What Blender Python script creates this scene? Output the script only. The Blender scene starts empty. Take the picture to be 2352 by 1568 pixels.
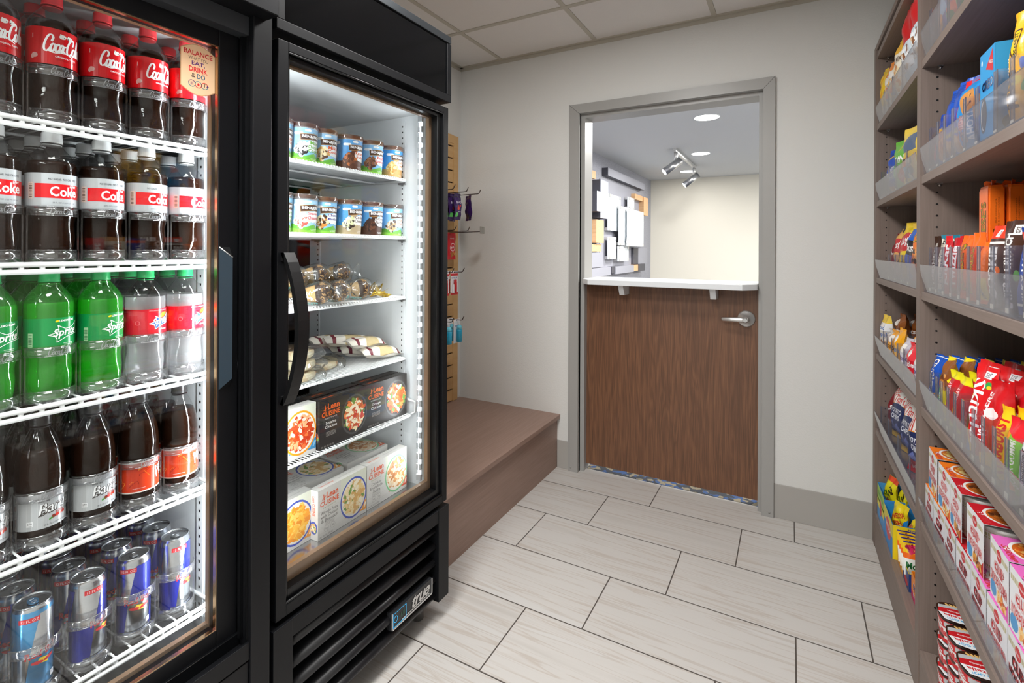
import bpy, bmesh, math, random
from mathutils import Vector, Matrix
from math import sin, cos, pi, radians, sqrt
random.seed(7)
sc = bpy.context.scene
# ------------------------------------------------------------------ camera, exposure, world, lights
F_PX, YAW, ROLL, HOR = 1161.1, .5038, .0044, 572.25
cd = bpy.data.cameras.new('camera'); cam = bpy.data.objects.new('camera', cd); sc.collection.objects.link(cam)
cd.sensor_width = 36; cd.lens = F_PX/2352*36; cd.shift_y = -(784-HOR)/2352; cd.clip_start = .02
Fv = Vector((-sin(YAW), cos(YAW), 0)); Rv = Vector((cos(YAW), sin(YAW), 0)); Uv = Vector((0, 0, 1))
R2 = cos(ROLL)*Rv+sin(ROLL)*Uv; U2 = -sin(ROLL)*Rv+cos(ROLL)*Uv
M = Matrix((R2, U2, -Fv)).transposed().to_4x4(); M.translation = Vector((0, 0, 1.27)); cam.matrix_world = M
sc.camera = cam
vs = sc.view_settings; vs.view_transform = 'Standard'; vs.look = 'None'; vs.gamma = 1; vs.use_curve_mapping = False
vs.exposure = 0.04
sc.cycles.max_bounces = 10; sc.cycles.transparent_max_bounces = 40; sc.cycles.transmission_bounces = 8
sc.cycles.glossy_bounces = 4; sc.cycles.diffuse_bounces = 4; sc.cycles.caustics_reflective = False; sc.cycles.caustics_refractive = False
sc.cycles.sample_clamp_indirect = 4
w = bpy.data.worlds.new('world'); sc.world = w; w.use_nodes = True
w.node_tree.nodes['Background'].inputs[0].default_value = (.75, .74, .72, 1); w.node_tree.nodes['Background'].inputs[1].default_value = .25
def area(name, loc, rot, sx, sy, energy, col=(1, 1, 1), spread=pi, parent=None):
    l = bpy.data.lights.new(name, 'AREA'); l.shape = 'RECTANGLE'; l.size = sx; l.size_y = sy; l.energy = energy; l.color = col; l.spread = spread
    o = bpy.data.objects.new(name, l); sc.collection.objects.link(o); o.location = loc; o.rotation_euler = rot
    return o
# the aisle's ceiling lamps (their housings are built further down)
area('aisle_lamp_light', (-.62, 1.40, 2.425), (0, 0, 0), .30, .30, 18, (1, .99, .978))
area('aisle_lamp_light', (-.62, .15, 2.425), (0, 0, 0), .58, .58, 42, (1, .99, .978))
area('entrance_lamp_light', (-.30, -1.5, 2.425), (0, 0, 0), 1.2, .58, 55, (1, .99, .978))
# lamps of the room behind the half door
for x, y, e in ((-.656, 4.747, 80), (-.964, 6.487, 40), (-1.347, 7.87, 8), (.9, 4.2, 130), (1.2, 6.2, 120)):
    area('lobby_downlight_light', (x, y, 2.43), (0, 0, 0), .16, .16, e, (1, .98, .95))
# added fill standing in for lobby daylight, unseen to the side of the doorway
area('lobby_side_fill_light', (3.2, 5.8, 1.3), (0, pi/2, 0), 2.0, 4.5, 60, (.97, .99, 1))
# LED strips inside the two cabinets
def led(x, y, z0, z1, aim, e):
    area('cooler_led_light', (x, y, (z0+z1)/2), (pi/2, 0, aim), .009, z1-z0, e, (.93, .97, 1))
led(-1.110, 1.361, .50, 1.70, radians(125), 4.6)
led(-1.118, .815, .50, 1.70, radians(52), 3.6)
led(-1.130, .672, .42, 1.70, radians(128), 5)
led(-1.140, .080, .42, 1.70, radians(55), 7)

# ------------------------------------------------------------------ materials
def lin(c):
    if isinstance(c, str): c = tuple(int(c[i:i+2], 16)/255 for i in (0, 2, 4))
    return tuple((x/12.92 if x <= .04045 else ((x+.055)/1.055)**2.4) for x in c)
MC = {}
def pm(name, col, rough=.5, metal=0, spec=.5, coat=0, trans=0, ior=1.45, emis=0, bump=0, bscale=50, alpha=1):
    key = name
    if key in MC: return MC[key]
    m = bpy.data.materials.new(name); m.use_nodes = True; nt = m.node_tree; b = nt.nodes['Principled BSDF']
    c = lin(col); b.inputs['Base Color'].default_value = (*c, 1); b.inputs['Roughness'].default_value = rough
    b.inputs['Metallic'].default_value = metal; b.inputs['Specular IOR Level'].default_value = spec
    b.inputs['Coat Weight'].default_value = coat; b.inputs['Coat Roughness'].default_value = .05
    b.inputs['Transmission Weight'].default_value = trans; b.inputs['IOR'].default_value = ior; b.inputs['Alpha'].default_value = alpha
    if emis: b.inputs['Emission Color'].default_value = (*c, 1); b.inputs['Emission Strength'].default_value = emis
    if bump:
        t = nt.nodes.new('ShaderNodeTexCoord'); n = nt.nodes.new('ShaderNodeTexNoise'); n.inputs['Scale'].default_value = bscale; n.inputs['Detail'].default_value = 3
        bp = nt.nodes.new('ShaderNodeBump'); bp.inputs['Strength'].default_value = bump; bp.inputs['Distance'].default_value = .002
        nt.links.new(t.outputs['Object'], n.inputs['Vector']); nt.links.new(n.outputs[0], bp.inputs['Height']); nt.links.new(bp.outputs[0], b.inputs['Normal'])
    MC[key] = m; return m
def ink(col, kind='foil'):
    """printed colour on foil, film, card or bottle label"""
    r = {'foil': .28, 'card': .42, 'film': .2, 'matt': .6}[kind]
    return pm('print_'+kind+'_'+col, col, rough=r, spec=.5, bump=(.25 if kind == 'foil' else 0), bscale=60)
def grain(name, c1, c2, scale, stretch, rough=.5, lo=.35, hi=.65, bump=.05, coat=0, detail=6, dist=0, spec=.4):
    if name in MC: return MC[name]
    m = bpy.data.materials.new(name); m.use_nodes = True; nt = m.node_tree; b = nt.nodes['Principled BSDF']; L = nt.links.new
    t = nt.nodes.new('ShaderNodeTexCoord'); mp = nt.nodes.new('ShaderNodeMapping'); mp.inputs['Scale'].default_value = stretch
    n = nt.nodes.new('ShaderNodeTexNoise'); n.inputs['Scale'].default_value = scale; n.inputs['Detail'].default_value = detail; n.inputs['Distortion'].default_value = dist
    r = nt.nodes.new('ShaderNodeValToRGB'); r.color_ramp.elements[0].position = lo; r.color_ramp.elements[1].position = hi
    r.color_ramp.elements[0].color = (*lin(c1), 1); r.color_ramp.elements[1].color = (*lin(c2), 1)
    L(t.outputs['Object'], mp.inputs[0]); L(mp.outputs[0], n.inputs['Vector']); L(n.outputs[0], r.inputs[0]); L(r.outputs[0], b.inputs['Base Color'])
    b.inputs['Roughness'].default_value = rough; b.inputs['Coat Weight'].default_value = coat; b.inputs['Specular IOR Level'].default_value = spec
    if bump:
        bp = nt.nodes.new('ShaderNodeBump'); bp.inputs['Strength'].default_value = bump; bp.inputs['Distance'].default_value = .001
        L(n.outputs[0], bp.inputs['Height']); L(bp.outputs[0], b.inputs['Normal'])
    MC[name] = m; return m
def clear(name, tint, ior=1.45, diff=0, diffcol=(1, 1, 1), rough=.02, gain=1.0, edge=0., bump=0, bscale=120):
    """thin clear sheet: tinted see-through, Fresnel reflection, a little haze"""
    if name in MC: return MC[name]
    m = bpy.data.materials.new(name); m.use_nodes = True; nt = m.node_tree; nt.nodes.clear(); L = nt.links.new
    out = nt.nodes.new('ShaderNodeOutputMaterial'); tr = nt.nodes.new('ShaderNodeBsdfTransparent'); tr.inputs[0].default_value = (*tint, 1)
    gl = nt.nodes.new('ShaderNodeBsdfGlossy'); gl.inputs['Roughness'].default_value = rough
    ge = nt.nodes.new('ShaderNodeNewGeometry'); dp = nt.nodes.new('ShaderNodeVectorMath'); dp.operation = 'DOT_PRODUCT'; L(ge.outputs['Normal'], dp.inputs[0]); L(ge.outputs['Incoming'], dp.inputs[1])
    def mt(op, a, b=None, c=None):
        n = nt.nodes.new('ShaderNodeMath'); n.operation = op
        for i, v in enumerate((a, b, c)):
            if v is None: continue
            if isinstance(v, (int, float)): n.inputs[i].default_value = v
            else: L(v, n.inputs[i])
        return n
    if bump:
        tc = nt.nodes.new('ShaderNodeTexCoord'); nz = nt.nodes.new('ShaderNodeTexNoise'); nz.inputs['Scale'].default_value = bscale; nz.inputs['Detail'].default_value = 2
        bm = nt.nodes.new('ShaderNodeBump'); bm.inputs['Strength'].default_value = bump; bm.inputs['Distance'].default_value = .002
        L(tc.outputs['Object'], nz.inputs['Vector']); L(nz.outputs[0], bm.inputs['Height']); L(bm.outputs[0], gl.inputs['Normal'])
    f0 = ((ior-1)/(ior+1))**2; ab = mt('ABSOLUTE', dp.outputs['Value']); om = mt('SUBTRACT', 1, ab.outputs[0]); pw = mt('POWER', om.outputs[0], 5); fr = mt('MULTIPLY_ADD', pw.outputs[0], 1-f0, f0)
    mu = nt.nodes.new('ShaderNodeMath'); mu.operation = 'MULTIPLY_ADD'; mu.inputs[1].default_value = gain; mu.inputs[2].default_value = edge; mu.use_clamp = True
    L(fr.outputs[0], mu.inputs[0]); mx = nt.nodes.new('ShaderNodeMixShader')
    src = tr
    if diff:
        d = nt.nodes.new('ShaderNodeBsdfDiffuse'); d.inputs[0].default_value = (*diffcol, 1); tl = nt.nodes.new('ShaderNodeBsdfTranslucent'); tl.inputs[0].default_value = (*diffcol, 1)
        dm = nt.nodes.new('ShaderNodeMixShader'); dm.inputs[0].default_value = .5; L(d.outputs[0], dm.inputs[1]); L(tl.outputs[0], dm.inputs[2])
        m2 = nt.nodes.new('ShaderNodeMixShader'); m2.inputs[0].default_value = diff; L(tr.outputs[0], m2.inputs[1]); L(dm.outputs[0], m2.inputs[2]); src = m2
    L(mu.outputs[0], mx.inputs[0]); L(src.outputs[0], mx.inputs[1]); L(gl.outputs[0], mx.inputs[2]); L(mx.outputs[0], out.inputs[0])
    MC[name] = m; return m
def floor_tile():
    m = bpy.data.materials.new('floor_tile'); m.use_nodes = True; nt = m.node_tree; L = nt.links.new; b = nt.nodes['Principled BSDF']
    def node(t, **k):
        n = nt.nodes.new(t)
        for a, v in k.items(): setattr(n, a, v)
        return n
    def mth(op, a, c=None, d=None):
        n = node('ShaderNodeMath', operation=op)
        for i, v in enumerate((a, c, d)):
            if v is None: continue
            if isinstance(v, (int, float)): n.inputs[i].default_value = v
            else: L(v, n.inputs[i])
        return n.outputs[0]
    t = node('ShaderNodeTexCoord'); s = node('ShaderNodeSeparateXYZ'); L(t.outputs['Object'], s.inputs[0])
    yy = mth('DIVIDE', mth('SUBTRACT', s.outputs[1], 2.523), .3085); row = mth('FLOOR', yy); fy = mth('SUBTRACT', yy, row)
    xx = mth('DIVIDE', mth('SUBTRACT', mth('SUBTRACT', s.outputs[0], -.608), mth('MULTIPLY', row, .2092)), .6275); colm = mth('FLOOR', xx); fx = mth('SUBTRACT', xx, colm)
    dy = mth('MULTIPLY', mth('MINIMUM', fy, mth('SUBTRACT', 1, fy)), .3085); dx = mth('MULTIPLY', mth('MINIMUM', fx, mth('SUBTRACT', 1, fx)), .6275)
    d = mth('MINIMUM', dx, dy); g = mth('LESS_THAN', d, .0023)
    cv = node('ShaderNodeCombineXYZ'); L(row, cv.inputs[0]); L(colm, cv.inputs[1]); wn = node('ShaderNodeTexWhiteNoise'); wn.noise_dimensions = '3D'; L(cv.outputs[0], wn.inputs['Vector'])
    sc3 = node('ShaderNodeVectorMath', operation='SCALE'); L(wn.outputs['Color'], sc3.inputs[0]); sc3.inputs['Scale'].default_value = 13
    ad = node('ShaderNodeVectorMath', operation='ADD'); L(t.outputs['Object'], ad.inputs[0]); L(sc3.outputs[0], ad.inputs[1])
    mp = node('ShaderNodeMapping'); mp.inputs['Scale'].default_value = (.55, 15, 1); L(ad.outputs[0], mp.inputs[0])
    n = node('ShaderNodeTexNoise'); n.inputs['Scale'].default_value = 1.6; n.inputs['Detail'].default_value = 9; n.inputs['Distortion'].default_value = .6; L(mp.outputs[0], n.inputs['Vector'])
    r = node('ShaderNodeValToRGB'); cr = r.color_ramp
    cr.elements[0].position = .30; cr.elements[0].color = (*lin('bdb9b4'), 1); cr.elements[1].position = .72; cr.elements[1].color = (*lin('c9c7c4'), 1)
    for p, c in ((.44, 'c8c5c1'), (.475, 'b9b1a9'), (.50, 'c6c3bf'), (.60, 'c7c4c0'), (.63, 'bab3ac'), (.66, 'c8c6c3')):
        e = cr.elements.new(p); e.color = (*lin(c), 1)
    L(n.outputs[0], r.inputs[0])
    v = mth('MULTIPLY_ADD', wn.outputs['Value'], .06, .95); hv = node('ShaderNodeHueSaturation'); L(v, hv.inputs['Value']); L(r.outputs[0], hv.inputs['Color'])
    mx = node('ShaderNodeMix', data_type='RGBA'); L(g, mx.inputs[0]); L(hv.outputs[0], mx.inputs[6]); mx.inputs[7].default_value = (*lin('56504b'), 1)
    L(mx.outputs[2], b.inputs['Base Color']); b.inputs['Roughness'].default_value = .42; b.inputs['Specular IOR Level'].default_value = .4
    bp = node('ShaderNodeBump'); bp.inputs['Strength'].default_value = .6; bp.inputs['Distance'].default_value = .001
    L(mth('MINIMUM', d, .0025), bp.inputs['Height']); bp.inputs['Distance'].default_value = .5; L(bp.outputs[0], b.inputs['Normal'])
    return m
def walnut():
    m = bpy.data.materials.new('walnut_veneer'); m.use_nodes = True; nt = m.node_tree; L = nt.links.new; b = nt.nodes['Principled BSDF']
    t = nt.nodes.new('ShaderNodeTexCoord')
    def ns(st, scale, det, dist):
        mp = nt.nodes.new('ShaderNodeMapping'); mp.inputs['Scale'].default_value = st; n = nt.nodes.new('ShaderNodeTexNoise')
        n.inputs['Scale'].default_value = scale; n.inputs['Detail'].default_value = det; n.inputs['Distortion'].default_value = dist
        L(t.outputs['Object'], mp.inputs[0]); L(mp.outputs[0], n.inputs['Vector']); return n
    a = ns((9, 1, .55), 2.2, 3, .8)
    mu = nt.nodes.new('ShaderNodeMath'); mu.operation = 'MULTIPLY'; mu.inputs[1].default_value = 46; L(a.outputs[0], mu.inputs[0])
    si = nt.nodes.new('ShaderNodeMath'); si.operation = 'SINE'; L(mu.outputs[0], si.inputs[0])
    c = ns((260, 1, 7), 1, 4, 0)
    m1 = nt.nodes.new('ShaderNodeMath'); m1.operation = 'MULTIPLY_ADD'; m1.inputs[1].default_value = .10; L(si.outputs[0], m1.inputs[0]); L(c.outputs[0], m1.inputs[2])
    r = nt.nodes.new('ShaderNodeValToRGB'); cr = r.color_ramp; cr.elements[0].position = .25; cr.elements[0].color = (*lin('5a3d2b'), 1); cr.elements[1].position = .78; cr.elements[1].color = (*lin('80593e'), 1)
    e = cr.elements.new(.5); e.color = (*lin('6c4a35'), 1)
    L(m1.outputs[0], r.inputs[0]); L(r.outputs[0], b.inputs['Base Color']); b.inputs['Roughness'].default_value = .42
    return m
def carpet():
    m = bpy.data.materials.new('lobby_carpet'); m.use_nodes = True; nt = m.node_tree; L = nt.links.new; b = nt.nodes['Principled BSDF']
    t = nt.nodes.new('ShaderNodeTexCoord'); v = nt.nodes.new('ShaderNodeTexVoronoi'); v.inputs['Scale'].default_value = 40; r = nt.nodes.new('ShaderNodeValToRGB'); r.color_ramp.interpolation = 'CONSTANT'
    cr = r.color_ramp; cr.elements[0].color = (*lin('20242b'), 1); cr.elements[1].position = .75; cr.elements[1].color = (*lin('6a6250'), 1); e = cr.elements.new(.5); e.color = (*lin('1f3a63'), 1)
    s = nt.nodes.new('ShaderNodeSeparateColor'); L(t.outputs['Object'], v.inputs['Vector']); L(v.outputs['Color'], s.inputs[0]); L(s.outputs[0], r.inputs[0]); L(r.outputs[0], b.inputs['Base Color']); b.inputs['Roughness'].default_value = .95
    return m
def food(name, cols, scale=90):
    if name in MC: return MC[name]
    m = bpy.data.materials.new(name); m.use_nodes = True; nt = m.node_tree; L = nt.links.new; b = nt.nodes['Principled BSDF']
    t = nt.nodes.new('ShaderNodeTexCoord'); v = nt.nodes.new('ShaderNodeTexVoronoi'); v.inputs['Scale'].default_value = scale
    s = nt.nodes.new('ShaderNodeSeparateColor'); r = nt.nodes.new('ShaderNodeValToRGB'); cr = r.color_ramp
    cr.elements[0].color = (*lin(cols[0]), 1); cr.elements[1].color = (*lin(cols[-1]), 1)
    for i, c in enumerate(cols[1:-1]): e = cr.elements.new((i+1)/(len(cols)-1)); e.color = (*lin(c), 1)
    L(t.outputs['Object'], v.inputs['Vector']); L(v.outputs['Color'], s.inputs[0]); L(s.outputs[0], r.inputs[0]); L(r.outputs[0], b.inputs['Base Color']); b.inputs['Roughness'].default_value = .4
    MC[name] = m; return m

BLK = pm('black_powder_coat', '0b0c0f', rough=.45, spec=.3, bump=.04, bscale=900)
BLK2 = pm('black_satin_trim', '090a0c', rough=.3, spec=.5)
BLKG = pm('black_gloss_panel', '07080a', rough=.1, spec=.35)
GRL = pm('charcoal_louvre', '151518', rough=.38, spec=.5)
WHT = pm('white_liner', 'e3e7ea', rough=.35, spec=.4)
WIRE = pm('white_coated_wire', 'f0f2f3', rough=.3, spec=.5)
STEEL = pm('brushed_steel', 'b9babb', rough=.3, metal=1)
SATN = pm('satin_nickel', 'dcdcdb', rough=.38, metal=.75)
DRKM = pm('dark_bronze_wire', '4a3f3a', rough=.35, metal=.6)
BLKP = pm('black_plastic', '0c0c0d', rough=.4)
LEDM = pm('led_diffuser', 'f4f9ff', emis=4)
LEDH = pm('led_housing', 'a9adb1', rough=.4)
WALL = pm('painted_wall', 'd5d5d2', rough=.85, spec=.2, bump=.35, bscale=170)
WALLB = pm('lobby_wall', 'dad6ca', rough=.85, spec=.2)
CEIL = pm('ceiling_tile', 'dedbd8', rough=.95, spec=.1, bump=.5, bscale=320)
CEILB = pm('lobby_ceiling', 'cdcfd0', rough=.9)
TBAR = pm('ceiling_grid_metal', 'b7b2a6', rough=.5)
FRM = pm('grey_frame_paint', '9c9b98', rough=.35, spec=.4)
BASEM = pm('grey_rubber_base', 'a5a29d', rough=.55)
LAM = grain('laminate_shelving', '74665e', '7f7068', 1, (220, 220, 5), rough=.5, lo=.3, hi=.7)
LAMH = grain('laminate_shelf_board', '786a62', '84756d', 1, (220, 5, 220), rough=.5, lo=.3, hi=.7)
BEN = grain('bench_laminate', '8e7569', '9b8175', 1, (150, 6, 150), rough=.45, lo=.3, hi=.7)
MAPL = grain('maple_slatwall', 'c29a66', 'd0aa77', 1, (60, 4, 25), rough=.4, lo=.3, hi=.75)
QTZ = pm('white_quartz', 'dfe3e6', rough=.3, spec=.5)
PANE = clear('cooler_glass', (.965, .975, .97), ior=1.5, gain=1.0)
ACR = clear('clear_acrylic', (.95, .95, .97), ior=1.49, diff=.13, diffcol=(.64, .66, .74), rough=.05, edge=.03)
ACRF = clear('clear_acrylic_flange', (.9, .9, .94), ior=1.49, diff=.20, diffcol=(.50, .50, .60), rough=.05, edge=.03)
ACRD = clear('clear_acrylic_divider', (.96, .96, .975), ior=1.49, diff=.035, diffcol=(.6, .6, .64), rough=.05, edge=.01, gain=.8)
ACRE = clear('acrylic_edge', (.55, .56, .64), ior=1.49, diff=.35, diffcol=(.42, .43, .5), rough=.1, edge=.05)
PETC = clear('clear_bottle_plastic', (.93, .93, .93), ior=1.5, rough=.03, gain=.95, edge=.0, bump=.35, bscale=70)
GLID = clear('clear_glide_plastic', (.95, .95, .96), ior=1.52, rough=.05, gain=2.0, edge=.05, diff=.04)
FILM = clear('clear_wrapper_film', (.93, .95, .95), ior=1.5, rough=.10, diff=.04, gain=1.8, edge=.03, bump=.8, bscale=60)
PETG = clear('green_bottle_plastic', (.42, .86, .42), ior=1.5, rough=.03, diff=.14, diffcol=(.16, .9, .16), gain=1.6, edge=.0, bump=.35, bscale=70)
SODA = clear('green_soda', (.30, .90, .16), ior=1.33, rough=.02, diff=.30, diffcol=(.16, .95, .05))
SODW = clear('clear_soda', (.86, .88, .88), ior=1.33, rough=.02, diff=.30, diffcol=(.88, .86, .88))
COLA = pm('cola', '1a0b05', rough=.12, spec=.08)
CANS = pm('can_silver', 'c8ccd2', rough=.22, metal=1)
CANB = pm('can_blue', '1c2aa0', rough=.25, metal=.55, coat=.4)
CANC = pm('can_light_blue', '4f9fd6', rough=.25, metal=.7, coat=.4)
CANR = pm('can_red_print', 'd2202c', rough=.3, metal=.3)

# ------------------------------------------------------------------ mesh builder
class MB:
    def __init__(s): s.v = []; s.f = []; s.m = []; s.sm = []; s.mats = []
    def mi(s, mat):
        if mat not in s.mats: s.mats.append(mat)
        return s.mats.index(mat)
    def face(s, pts, mat, smooth=False):
        n = len(s.v); s.v += [tuple(p) for p in pts]; s.f.append(tuple(range(n, n+len(pts)))); s.m.append(s.mi(mat)); s.sm.append(smooth)
    def faces(s, verts, faces, mat, smooth=False):
        n = len(s.v); s.v += [tuple(p) for p in verts]; k = s.mi(mat)
        for f in faces: s.f.append(tuple(i+n for i in f)); s.m.append(k); s.sm.append(smooth)
    def box(s, a, b, mat):
        (x0, y0, z0), (x1, y1, z1) = a, b
        if x0 > x1: x0, x1 = x1, x0
        if y0 > y1: y0, y1 = y1, y0
        if z0 > z1: z0, z1 = z1, z0
        s.faces([(x0, y0, z0), (x1, y0, z0), (x1, y1, z0), (x0, y1, z0), (x0, y0, z1), (x1, y0, z1), (x1, y1, z1), (x0, y1, z1)],
                [(0, 3, 2, 1), (4, 5, 6, 7), (0, 1, 5, 4), (1, 2, 6, 5), (2, 3, 7, 6), (3, 0, 4, 7)], mat)
    def tube(s, pts, r, mat, n=6, close=False, cap=True):
        P = [Vector(p) for p in pts]; rings = []; up = None
        for i, p in enumerate(P):
            d = ((P[min(i+1, len(P)-1)]-p).normalized()+(p-P[max(i-1, 0)]).normalized())
            d = d.normalized() if d.length > 1e-9 else Vector((0, 0, 1))
            if up is None: up = Vector((0, 0, 1)) if abs(d.z) < .9 else Vector((1, 0, 0))
            a = d.cross(up).normalized(); b = a.cross(d).normalized(); up = b
            rr = r[i] if isinstance(r, (list, tuple)) else r
            rings.append([p+a*rr*cos(2*pi*k/n)+b*rr*sin(2*pi*k/n) for k in range(n)])
        V = [v for g in rings for v in g]; Fc = []
        for i in range(len(rings)-1):
            for k in range(n): Fc.append((i*n+k, i*n+(k+1) % n, (i+1)*n+(k+1) % n, (i+1)*n+k))
        if cap: Fc.append(tuple(range(n-1, -1, -1))); Fc.append(tuple(range(len(V)-n, len(V))))
        s.faces(V, Fc, mat, True)
    def lathe(s, prof, mat, n=28, mod=None, c=(0, 0), capb=True, capt=True, smooth=True):
        """prof: (z, r[, material]) from bottom to top"""
        V = []; 
        for p in prof:
            for k in range(n):
                a = 2*pi*k/n; r = p[1]*(mod(p[0], a) if mod else 1); V.append((c[0]+r*sin(a), c[1]-r*cos(a), p[0]))
        base = len(s.v); s.v += V
        for i in range(len(prof)-1):
            mt = s.mi(prof[i][2] if len(prof[i]) > 2 else mat)
            for k in range(n):
                s.f.append((base+i*n+k, base+i*n+(k+1) % n, base+(i+1)*n+(k+1) % n, base+(i+1)*n+k)); s.m.append(mt); s.sm.append(smooth)
        if capb: s.f.append(tuple(base+k for k in range(n-1, -1, -1))); s.m.append(s.mi(prof[0][2] if len(prof[0]) > 2 else mat)); s.sm.append(False)
        if capt: s.f.append(tuple(base+(len(prof)-1)*n+k for k in range(n))); s.m.append(s.mi(prof[-1][2] if len(prof[-1]) > 2 else mat)); s.sm.append(False)
    def build(s, name, parent=None, weld=False, bevel=0, loc=None):
        me = bpy.data.meshes.new(name); me.from_pydata(s.v, [], s.f)
        for m in s.mats: me.materials.append(m)
        me.polygons.foreach_set('material_index', s.m); me.polygons.foreach_set('use_smooth', s.sm); me.update()
        if weld:
            b = bmesh.new(); b.from_mesh(me); bmesh.ops.remove_doubles(b, verts=b.verts, dist=2e-5); b.to_mesh(me); b.free()
        o = bpy.data.objects.new(name, me); sc.collection.objects.link(o)
        if parent: o.parent = parent
        if loc: o.location = loc
        if bevel:
            md = o.modifiers.new('bevel', 'BEVEL'); md.width = bevel; md.segments = 2; md.limit_method = 'ANGLE'
        return o
def tag(o, label, cat, group=None):
    o['label'] = label; o['category'] = cat
    if group: o['group'] = group
    return o
def thing(name, label, cat, loc=(0, 0, 0), rz=0, group=None):
    o = bpy.data.objects.new(name, None); sc.collection.objects.link(o); o.empty_display_size = .02
    o.location = loc; o.rotation_euler = (0, 0, rz); return tag(o, label, cat, group)
def struct(mb, name, **k):
    o = mb.build(name, **k); o['kind'] = 'structure'; return o
CH = {}
def reg(root, name):                                    # remember the parts of a first-of-kind
    CH[root.name] = [c for c in bpy.data.objects if c.parent == root]; return root
def dup(root, loc, rot=(0, 0, 0), label=None, cat=None, group=None, scale=None):
    r = root.copy(); sc.collection.objects.link(r); r.location = loc; r.rotation_euler = rot
    if scale: r.scale = scale
    if label: r['label'] = label
    if group: r['group'] = group
    def kids(o, n):
        for ch in [c for c in o.children]:
            d = ch.copy(); sc.collection.objects.link(d); d.parent = n; kids(ch, d)
    kids(root, r); return r

# ------------------------------------------------------------------ print: flat artwork mapped onto any surface
TXT = {}
def textmesh(s, bold=0., shear=0., space=1.):
    key = (s, bold, shear, space)
    if key in TXT: return TXT[key]
    c = bpy.data.curves.new('t', 'FONT'); c.body = s; c.size = 1; c.offset = bold*.42; c.shear = shear; c.space_character = space; c.resolution_u = 2; c.fill_mode = 'FRONT'
    o = bpy.data.objects.new('t', c); me = bpy.data.meshes.new_from_object(o)
    V = [(v.co.x, v.co.y) for v in me.vertices]; Fc = [tuple(p.vertices) for p in me.polygons]
    bpy.data.objects.remove(o); bpy.data.curves.remove(c); bpy.data.meshes.remove(me)
    if not V: V = [(0, 0), (1, 0), (1, 1)]; Fc = []
    x0 = min(v[0] for v in V); x1 = max(v[0] for v in V); y0 = min(v[1] for v in V); y1 = max(v[1] for v in V)
    V = [((x-x0)/(x1-x0)-.5, (y-y0)/(y1-y0)-.5) for x, y in V]
    TXT[key] = (V, Fc, (x1-x0)/(y1-y0)); return TXT[key]
def catmull(P, k=6):
    if len(P) < 3: return P
    out = []
    for i in range(len(P)-1):
        a, b, c, d = P[max(i-1, 0)], P[i], P[i+1], P[min(i+2, len(P)-1)]
        for j in range(k):
            t = j/k; out.append(tuple(.5*((2*b[q])+(-a[q]+c[q])*t+(2*a[q]-5*b[q]+4*c[q]-d[q])*t*t+(-a[q]+3*b[q]-3*c[q]+d[q])*t**3) for q in (0, 1)))
    out.append(P[-1]); return out
SCR = {'C': ([[(.80, .62), (.92, .85), (.72, 1.02), (.42, .92), (.14, .52), (.10, .15), (.32, -.02), (.62, .10), (.78, .28)]], .72),
       'o': ([[(.34, .50), (.12, .40), (.05, .15), (.18, 0), (.38, .10), (.46, .34), (.34, .50), (.44, .42), (.60, .46)]], .50),
       'c': ([[(.42, .40), (.34, .50), (.14, .40), (.05, .15), (.18, 0), (.36, .06), (.50, .24)]], .42),
       'a': ([[(.44, .42), (.30, .50), (.10, .34), (.06, .10), (.16, 0), (.32, .12), (.46, .46), (.42, .12), (.50, 0), (.64, .12)]], .56),
       'l': ([[(.02, .10), (.24, .42), (.44, .90), (.36, 1.04), (.24, .84), (.14, .30), (.18, .02), (.32, .06), (.42, .18)]], .36),
       '-': ([[(.02, .40), (.22, .46)]], .22), ' ': ([], .3)}
def script(word, wd=.085):
    X = 0; st = []
    for ch in word:
        g, a = SCR[ch]
        for p in g: st.append([(X+x+.18*y, y) for x, y in p])
        X += a
    return st, X
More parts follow.
